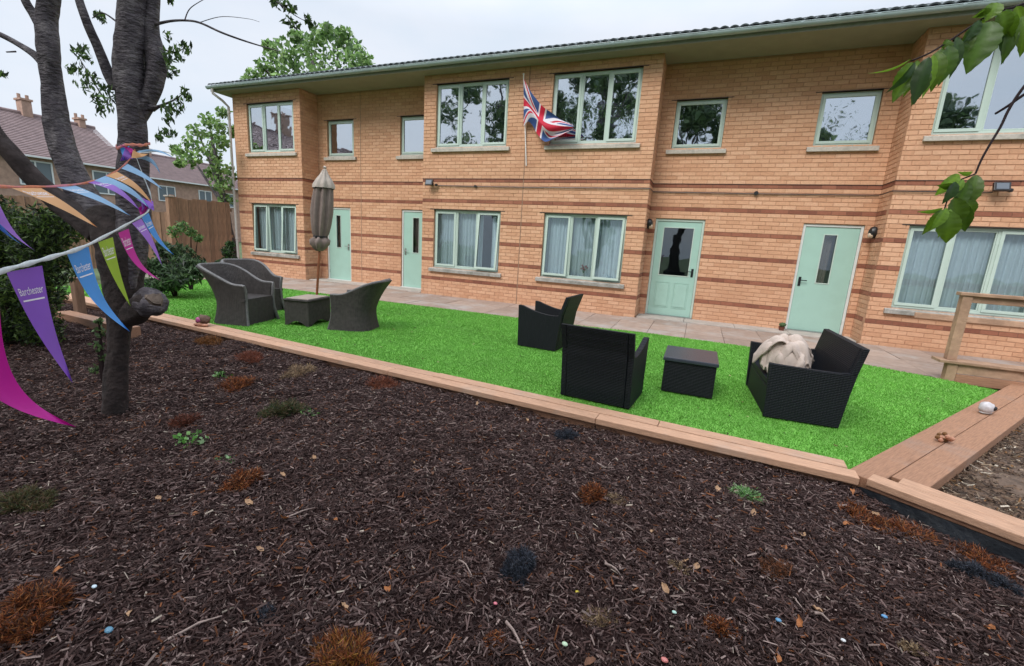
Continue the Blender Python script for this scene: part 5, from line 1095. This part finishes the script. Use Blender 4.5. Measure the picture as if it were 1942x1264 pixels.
tape(B1, [(-120, 560, .85), (0, 516, 1.02), (55, 500, 1.12), (105, 486, 1.22), (160, 468, 1.42), (215, 440, 1.9), (255, 418, 2.4), (280, 402, 2.75), (288, 385, 2.9)], .0058, M_string_w)
pennant(B1, (12, 517), (80, 504), (138, 727), 1.04, 1.18, 1.20, (-8, 2), 'purple')
pennant(B1, (127, 482), (168, 468), (247, 630), 1.32, 1.48, 1.50, (-14, 10), 'blue')
pennant(B1, (186, 460), (214, 450), (248, 582), 1.62, 1.85, 1.85, (-3, 3), 'green')
pennant(B1, (224, 442), (244, 434), (306, 533), 1.98, 2.2, 2.25, (-10, 12), 'pink')
pennant(B1, (250, 424), (268, 415), (308, 505), 2.35, 2.5, 2.55, (1, -6), 'lilac')
pennant(B1, (268, 412), (282, 404), (330, 484), 2.6, 2.75, 2.8, (-4, 6), 'blue')
pennant(B1, (-118, 578), (-2, 548), (146, 811), .86, .98, 1.05, (-44, 42), 'pink', text=False)
B2 = root('bunting', vp(100, 355, 1.9), 0, 'upper string of orange and blue pennants tied to the trunk with orange tape', 'bunting')
tape(B2, [(-90, 345, 1.3), (0, 354, 1.6), (60, 355, 1.8), (130, 352, 2.05), (185, 342, 2.3), (225, 322, 2.6), (248, 300, 2.8), (256, 284, 2.84)], .0052, M_string_o)
pennant(B2, (22, 357), (78, 357), (185, 432), 1.65, 1.85, 1.95, (0, -4), 'orange')
pennant(B2, (103, 354), (142, 352), (248, 410), 1.95, 2.1, 2.2, (2, -4), 'sky')
pennant(B2, (165, 346), (190, 340), (266, 400), 2.2, 2.32, 2.4, (4, -8), 'lilac')
pennant(B2, (178, 343), (200, 334), (284, 396), 2.26, 2.36, 2.48, (8, -6), 'sky', text=False)
pennant(B2, (202, 334), (222, 326), (290, 388), 2.4, 2.5, 2.6, (4, -6), 'orange')
pennant(B2, (230, 320), (242, 311), (310, 361), 2.6, 2.7, 2.75, (2, -3), 'sky', text=False)
pennant(B2, (250, 300), (262, 292), (304, 330), 2.78, 2.8, 2.85, (6, -8), 'sky', text=False); pennant(B2, (252, 292), (264, 286), (330, 300), 2.78, 2.8, 2.85, (2, -8), 'sky', text=False)
pennant(B2, (249, 300), (252, 285), (282, 292), 2.76, 2.78, 2.8, (0, 3), 'orange', text=False)
pennant(B2, (-62, 345), (-8, 372), (66, 476), 1.35, 1.5, 1.6, (-4, 12), 'lilac', text=False); pennant(B2, (-50, 380), (-12, 400), (52, 470), 1.4, 1.5, 1.58, (-4, 8), 'blue', text=False)
B3 = root('bunting', vp(250, 290, 2.86), 0, 'bundle of tangled pennants and tape tied round the cherry trunk', 'bunting')
pennant(B3, (228, 282), (246, 276), (236, 306), 2.80, 2.82, 2.8, (0, 0), 'blue', text=False); pennant(B3, (226, 274), (250, 282), (250, 300), 2.79, 2.8, 2.8, (6, 0), 'pink', text=False); pennant(B3, (240, 276), (256, 300), (228, 306), 2.8, 2.8, 2.8, (0, 0), 'purple', text=False)
tape(B3, [(222, 282, 2.86), (236, 276, 2.80), (252, 275, 2.78), (268, 276, 2.80), (280, 274, 2.88), (282, 272, 3.1), (250, 268, 3.3), (222, 276, 3.1), (222, 282, 2.86)], .008, M_string_o)
tape(B3, [(256, 290, 2.8), (275, 290, 2.9), (310, 288, 3.1), (340, 297, 3.4)], .003, M_string_w)
pennant(B3, (264, 372), (288, 385), (268, 410), 2.8, 2.9, 2.8, (3, 0), 'lilac', text=False); pennant(B3, (262, 395), (288, 378), (270, 416), 2.78, 2.86, 2.8, (0, 0), 'pink', text=False); pennant(B3, (258, 378), (290, 382), (292, 400), 2.8, 2.86, 2.8, (0, 0), 'purple', text=False)
tape(B3, [(256, 292, 2.86), (270, 330, 2.9), (284, 365, 2.92), (288, 385, 2.92)], .0035, M_string_w)

# ------------------------------------------------------------------ fence, shrubs, left corner
def fence_line(p0, p1, h, label, name='wooden_fence', bw=.115, cat='fence', gap=.004, overlap=True):
    p0 = Vector((*p0, 0)); p1 = Vector((*p1, 0)); d = p1 - p0; Ln = d.length; d.normalize(); nn = Vector((d.y, -d.x, 0)); ang = math.atan2(d.y, d.x)
    g = root(name, p0, 0, label, cat, 'fences left of the building'); n = int(Ln / bw)
    mbm = MB(); mbm.box(0, bw - gap, -.01, .01, 0, h); me = mbm.mesh('fence_board', M_fence)
    for i in range(n):
        o = child('fence_board', me, g, d * (i * bw) + nn * (.012 * (i % 2)) + Vector((0, 0, random.uniform(-.012, .012))), (0, 0, ang)); o.scale = (1, 1, 1 + random.uniform(-.01, .01))
    for zz in (.35, 1.0, h - .25): mb = MB(); mb.box(0, Ln, .022, .06, zz, zz + .08); child('rail', mb.mesh('rail', M_fence), g, (0, 0, 0), (0, 0, ang))
    for k in range(int(Ln / 2.4) + 1): mb = MB(); mb.box(k * 2.4 - .05, k * 2.4 + .05, -.04, .06, -.1, h + .06); child('post', mb.mesh('post', M_fence, bev=.01), g, (0, 0, 0), (0, 0, ang))
    return g
fa = vp(447, 500, 13.2); fb = vp(338, 500, 12.0); fcx = vp(200, 500, 12.0); fd = vp(-30, 500, 11.0)
fence_line((fb.x, fb.y), (fa.x, fa.y), 1.98, 'tall brown closeboard fence beside the building corner')
fence_line((fcx.x, fcx.y), (fb.x - .05, fb.y), 1.60, 'lower brown fence panel left of the tall closeboard fence')
fence_line((fd.x, fd.y), (fcx.x - .1, fcx.y), 1.75, 'dark timber fence behind the hedge and bunting')
g = root('trellis_post', (fb.x, fb.y - .08, 0), 0, 'square timber post with pale cap in front of the fence joint', 'post')
mb = MB(); mb.box(-.06, .06, -.06, .06, -.1, 1.98); child('shaft', mb.mesh('shaft', M_fence, bev=.01), g); mb = MB(); mb.box(-.085, .085, -.085, .085, 1.981, 2.02); child('cap', mb.mesh('cap', M_conc, bev=.01), g)
def shrub(name, lb, cl, n_each, Ls, ws, cols, seed, cat='shrub', base=None, group=None, stems=5, **k):
    c0 = base or Vector((sum(c[0].x for c in cl) / len(cl), sum(c[0].y for c in cl) / len(cl), 0)); g = root(name, c0, 0, lb, cat, group)
    V, F, T_ = leafcloud([c[0] - c0 for c in cl], [c[1] for c in cl], n_each, Ls, ws, cols, seed, **k)
    child('foliage', np_mesh('foliage', V, F, M_leaf, tone=T_), g); mb = MB(); rr = random.Random(seed)
    for s_ in range(stems):
        c = rr.choice(cl)[0] - c0; mb.tube([(0, 0, -.1), (c.x * .5, c.y * .5, c.z * .5), tuple(c)], [.02, .014, .006], 6)
    child('stems', mb.mesh('stems', M_twig), g); return g
DG = [(.02, .04, .016), (.035, .065, .025), (.05, .095, .035), (.012, .02, .01)]; MG = [(.08, .16, .05), (.14, .26, .08), (.20, .35, .11), (.05, .10, .03)]
cl = []; rr = random.Random(3)
for (px, py, s_, D_) in [(300, 510, 22, 8.4), (318, 490, 24, 8.6), (340, 478, 22, 8.6), (352, 505, 26, 8.3), (325, 520, 24, 8.2), (368, 500, 20, 8.4), (308, 470, 16, 8.6), (335, 535, 20, 8.0), (295, 540, 20, 8.0), (288, 505, 18, 8.2), (360, 525, 20, 8.1), (375, 515, 14, 8.2), (315, 540, 20, 8.0)]:
    cl.append((vp(px, py, D_), s_ * 9 / FPX))
shrub('leafy_shrub', 'broad dark green shrub at the far left end of the lawn', cl, 260, .15, .035, DG + [(.10, .17, .08), (.08, .14, .06), (.14, .2, .1)], 31, flat=.3)
cl = [(vp(px, py, 9.0), s_ * 9 / FPX) for (px, py, s_) in [(432, 478, 12), (440, 495, 11), (428, 500, 12), (415, 505, 12), (436, 465, 8)]]
shrub('leafy_shrub', 'small dark shrub at the foot of the downpipe', cl, 300, .07, .03, DG + MG[:1], 32)
cl = [(vp(px, py, 9.2), s_ * 9 / FPX) for (px, py, s_) in [(345, 430, 12), (362, 440, 10), (330, 440, 12), (375, 452, 8)]]
shrub('leafy_shrub', 'light green spray of leaves in front of the closeboard fence', cl, 130, .08, .03, MG, 33)
cl = []
for k in range(60):
    px, py = rr.uniform(-60, 150), rr.uniform(395, 660); D_ = rr.uniform(4.2, 5.2)
    if px > 70 + (660 - py) * .25 : continue
    cl.append((vp(px, py, D_), .20))
shrub('conifer_hedge', 'dark green conifer hedge at the left edge behind the bunting', cl, 560, .07, .018, [(.020, .040, .010), (.05, .095, .018), (.10, .16, .03), (.012, .018, .008)], 34, cat='hedge')
cl = [(vp(px, py, 3.6), s_ * 3.6 / FPX) for (px, py, s_) in [(190, 630, 12), (185, 655, 12), (195, 680, 10), (180, 700, 9), (188, 610, 6)]]
shrub('small_plant', 'thin light green plant left of the trunk base', cl, 26, .045, .028, [(.07, .12, .04), (.12, .2, .07), (.05, .08, .03)], 35, cat='plant', stems=3)
g = root('garden_post', (-7.9, -5.55, 0), 0, 'short pale timber post standing left of the cherry trunk', 'post')
gp = vp(148, 560, 6.2); g.location = (gp.x, gp.y, 0); WLOC[g.name] = g.location.copy()
mb = MB(); mb.box(-.06, .06, -.05, .05, -.1, .52); child('shaft', mb.mesh('shaft', M_fence, bev=.01), g)
g = root('log_edging', vp(150, 575, 5.6), 0, 'old rust brown timber edging behind the trunk at the far left', 'timber edging')
a_, b_ = vp(100, 566, 5.9), vp(235, 606, 5.2); WLOC[g.name] = g.location.copy(); board(g, (a_.x, a_.y), (b_.x, b_.y), .16, -.1, .08, M_woodr)
cl = [(vp(px, py, 6.4), s_ * 6.4 / FPX) for (px, py, s_) in [(110, 540, 16), (95, 560, 16), (120, 560, 10), (85, 530, 16)]]
shrub('leafy_shrub', 'bright green low shrub by the short pale post', cl, 120, .06, .03, MG, 36)

# ------------------------------------------------------------------ trees beyond
def tree(name, lb, base, h, crown, n_each, Ls, cols, seed, trunk_r=.2, cat='tree', group='background trees', ws=None):
    base = Vector(base); g = root(name, base, 0, lb, cat, group); rr = random.Random(seed)
    V, F, T_ = leafcloud([Vector(c[:3]) - base for c in crown], [c[3] for c in crown], n_each, Ls, ws or Ls * .6, cols, seed, flat=.15); child('crown', np_mesh('crown', V, F, M_leaf, tone=T_), g)
    mb = MB(); top = Vector((sum(c[0] for c in crown) / len(crown), sum(c[1] for c in crown) / len(crown), sum(c[2] for c in crown) / len(crown))) - base
    mb.tube([(0, 0, -.3), tuple(top * .4), tuple(top * .8), tuple(top)], [trunk_r, trunk_r * .7, trunk_r * .45, trunk_r * .2], 10, jit=.2); child('trunk', mb.mesh('trunk', M_bark, smooth=True), g)
    for k in range(9):
        c = Vector(rr.choice(crown)[:3]) - base; s_ = top * rr.uniform(.3, .8); mb = MB(); mb.tube([tuple(s_), tuple((s_ + c) / 2 + Vector((0, 0, .3))), tuple(c)], [trunk_r * .35, trunk_r * .2, .02], 6); child('limb', mb.mesh('limb', M_bark), g)
    return g
LGc = [(.16, .28, .08), (.22, .36, .11), (.28, .42, .15), (.11, .19, .07)]
def crown_px(pts, D_, sc_=1.0, jit=.6, seed=0):
    r_ = random.Random(seed); return [(*(vp(px, py, D_ + r_.uniform(-jit, jit) * 2)), s_ * D_ / FPX * sc_) for px, py, s_ in pts]
cr1 = crown_px([(500, 130, 18), (520, 112, 20), (540, 95, 22), (555, 120, 24), (575, 80, 22), (590, 100, 26), (600, 72, 18), (620, 62, 16), (640, 80, 24), (655, 68, 16), (672, 95, 20), (660, 118, 24), (690, 112, 16), (700, 128, 14), (625, 110, 28), (480, 145, 16), (530, 140, 24), (605, 130, 26), (680, 140, 22), (510, 88, 10), (560, 70, 10), (600, 150, 30), (650, 160, 30), (540, 165, 26), (690, 160, 20), (470, 158, 14)], 17, 1.0, 1.0, 2)
tree('leafy_tree', 'light green tree crown rising behind the left end of the roof', (cr1[0][0] + 3, cr1[0][1] + 1.5, -.3), 8, cr1, 120, .20, LGc, 41, .25)
cr2 = crown_px([(345, 290, 16), (360, 270, 18), (375, 250, 18), (395, 230, 18), (400, 260, 20), (385, 290, 20), (362, 305, 16), (410, 285, 20), (415, 315, 20), (420, 350, 20), (400, 330, 14), (415, 240, 16), (425, 215, 14), (430, 380, 16), (340, 310, 9), (420, 270, 14), (330, 282, 8), (408, 300, 12), (435, 330, 18), (445, 250, 14)], 13.5, .95, .5, 3)
tree('leafy_tree', 'bright green tree standing between the fence and the downpipe', (cr2[9][0] - .2, cr2[9][1] + .6, -.3), 6, cr2, 75, .15, LGc, 42, .14)
# trees behind the photographer, mirrored in the upper windows
DK = [(.05, .085, .04), (.08, .13, .055), (.12, .18, .075)]
r1 = random.Random(12)
for bi, (bx, by, h_, sp_, lb) in enumerate([(-9.3, -17.0, 13.0, 3.6, 'large dark tree behind the bed, leftmost of the five'), (-3.4, -17.5, 13.0, 4.2, 'large dark tree behind the bed, second from the left'), (.9, -16.8, 11.5, 2.4, 'tall dark tree behind the bed, middle of the five'), (6.1, -16.5, 7.2, 1.3, 'small dark tree behind the bed, second from the right'), (10.6, -17.0, 7.8, 1.6, 'dark tree behind the bed, rightmost of the five')]):
    cr_ = []
    for k in range(30):
        a = r1.uniform(0, 6.28); q = math.sqrt(r1.random()) * sp_; z = r1.uniform(h_ * .36, h_); q *= math.sqrt(max(.1, 1 - ((z - h_ * .6) / (h_ * .5)) ** 2)); cr_.append((bx + math.cos(a) * q, by + math.sin(a) * q, z, r1.uniform(.55, 1.1)))
    tree('leafy_tree', lb, (bx, by, -.3), h_, cr_, 260, .30, DK, 50 + bi, .3, group='trees behind the planting bed')

# ------------------------------------------------------------------ houses to the left
def house(name, lb, x_e, x_r, y0, y1, ze, zr, wins, wallm, chim, group='houses beyond the fence'):
    """long house: eave line at x_e facing +X, ridge at x_r, from y0 to y1"""
    g = root(name, (x_e, (y0 + y1) / 2, 0), 0, lb, 'house', group); x_b = 2 * x_r - x_e
    mb = MB(); mb.box(x_b, x_e, y0, y1, -.3, ze); mb.slab([(x_b, y0, ze), (x_e, y0, ze), (x_r, y0, zr - .1)], (0, y1 - y0, 0)); mb.obj('wall', wallm, g)
    dx, dz = x_e - x_r, zr - ze; o_ = .35; ex, ez = x_e + o_, ze - o_ * dz / dx; bx = x_b - o_
    for sgn, xx in ((1, ex), (-1, bx)):
        rows = 26; M_ = MB()
        for k in range(rows):
            f0, f1 = k / rows, (k + 1) / rows; xa, xb_ = xx + (x_r - xx) * f0, xx + (x_r - xx) * f1; za, zb2 = ez + (zr - ez) * f0, ez + (zr - ez) * f1
            M_.slab([(xa, y0 - .25, za + .05), (xa, y1 + .25, za + .05), (xb_, y1 + .25, zb2 + .01), (xb_, y0 - .25, zb2 + .01)], (0, 0, .02))
        rf = M_.obj('roof', M_hroof, g)
    mb = MB(); mb.tube([(x_r, y0 - .25, zr + .06), (x_r, y1 + .25, zr + .06)], .12, 8); mb.obj('ridge_cap', M_hroof, g)
    mb = MB(); mb.box(ex - .02, ex + .08, y0 - .25, y1 + .25, ez - .02, ez + .08); mb.obj('gutter', M_hwhite, g)
    for (yc, hh, wdt) in chim:
        mb = MB(); mb.box(x_r - .35, x_r + .35, yc - wdt / 2, yc + wdt / 2, zr - 1.2, zr + hh); mb.box(x_r - .42, x_r + .42, yc - wdt / 2 - .07, yc + wdt / 2 + .07, zr + hh, zr + hh + .12)
        c = mb.obj('chimney', M_hwall, g)
        for kk in (-.2, .2): mb = MB(); mb.tube([(x_r, yc + kk, zr + hh + .121), (x_r, yc + kk, zr + hh + .4)], .09, 8); mb.obj('chimney_pot', M_hwall, c)
    for (ya, yb_, za, zb2) in wins:
        mb = MB(); rectf = [(x_e + .0, x_e + .05)]
        t = .08; mb.box(x_e + .002, x_e + .06, ya, yb_, za, za + t); mb.box(x_e + .002, x_e + .06, ya, yb_, zb2 - t, zb2); mb.box(x_e + .002, x_e + .06, ya, ya + t, za + t, zb2 - t); mb.box(x_e + .002, x_e + .06, yb_ - t, yb_, za + t, zb2 - t); mb.box(x_e + .002, x_e + .06, (ya + yb_) / 2 - .04, (ya + yb_) / 2 + .04, za + t, zb2 - t)
        f_ = mb.obj('window', M_hwhite, g); mb = MB(); mb.box(x_e + .005, x_e + .02, ya + t, yb_ - t, za + t, zb2 - t); mb.obj('pane', M_hglass, f_)
    return g
house('terraced_house', 'long house with purple brown tiled roof and two chimneys behind the left trunks', -36, -40.5, -9, 10.6, 4.9, 7.75, [(-6, -4, 3.1, 4.4), (-1, 1.0, 3.1, 4.4), (4.6, 6.2, 3.0, 4.5), (8.2, 9.8, 2.9, 4.4), (4.6, 6.2, .8, 2.2), (8.2, 9.8, .8, 2.2)], M_hwall, [(7.1, .85, .50), (10.0, .40, .36)])
house('terraced_house', 'farther brick house with small white windows above the lower fence panel', -41, -46.5, 14.2, 24.0, 4.9, 7.3, [(15.0, 16.4, 3.0, 4.3), (18.4, 19.6, 3.0, 4.3), (20.8, 21.8, 3.0, 4.3), (23.4, 24.6, 3.0, 4.3)], M_hwall, [(17.5, .4, .5)])
house('terraced_house', 'brick house farther back mirrored in the left upper windows', -24, -28.5, -34, -14, 5.2, 8.4, [(-32, -30.5, 3.2, 4.6), (-27, -25.5, 3.2, 4.6), (-20, -18.5, 3.2, 4.6)], M_hwall, [(-18, 1.3, 1.1), (-29, 1.2, 1.0)])
for o in list(bpy.data.objects):
    if o.type == 'MESH' and o.data.users == 1: o.data.name = o.name
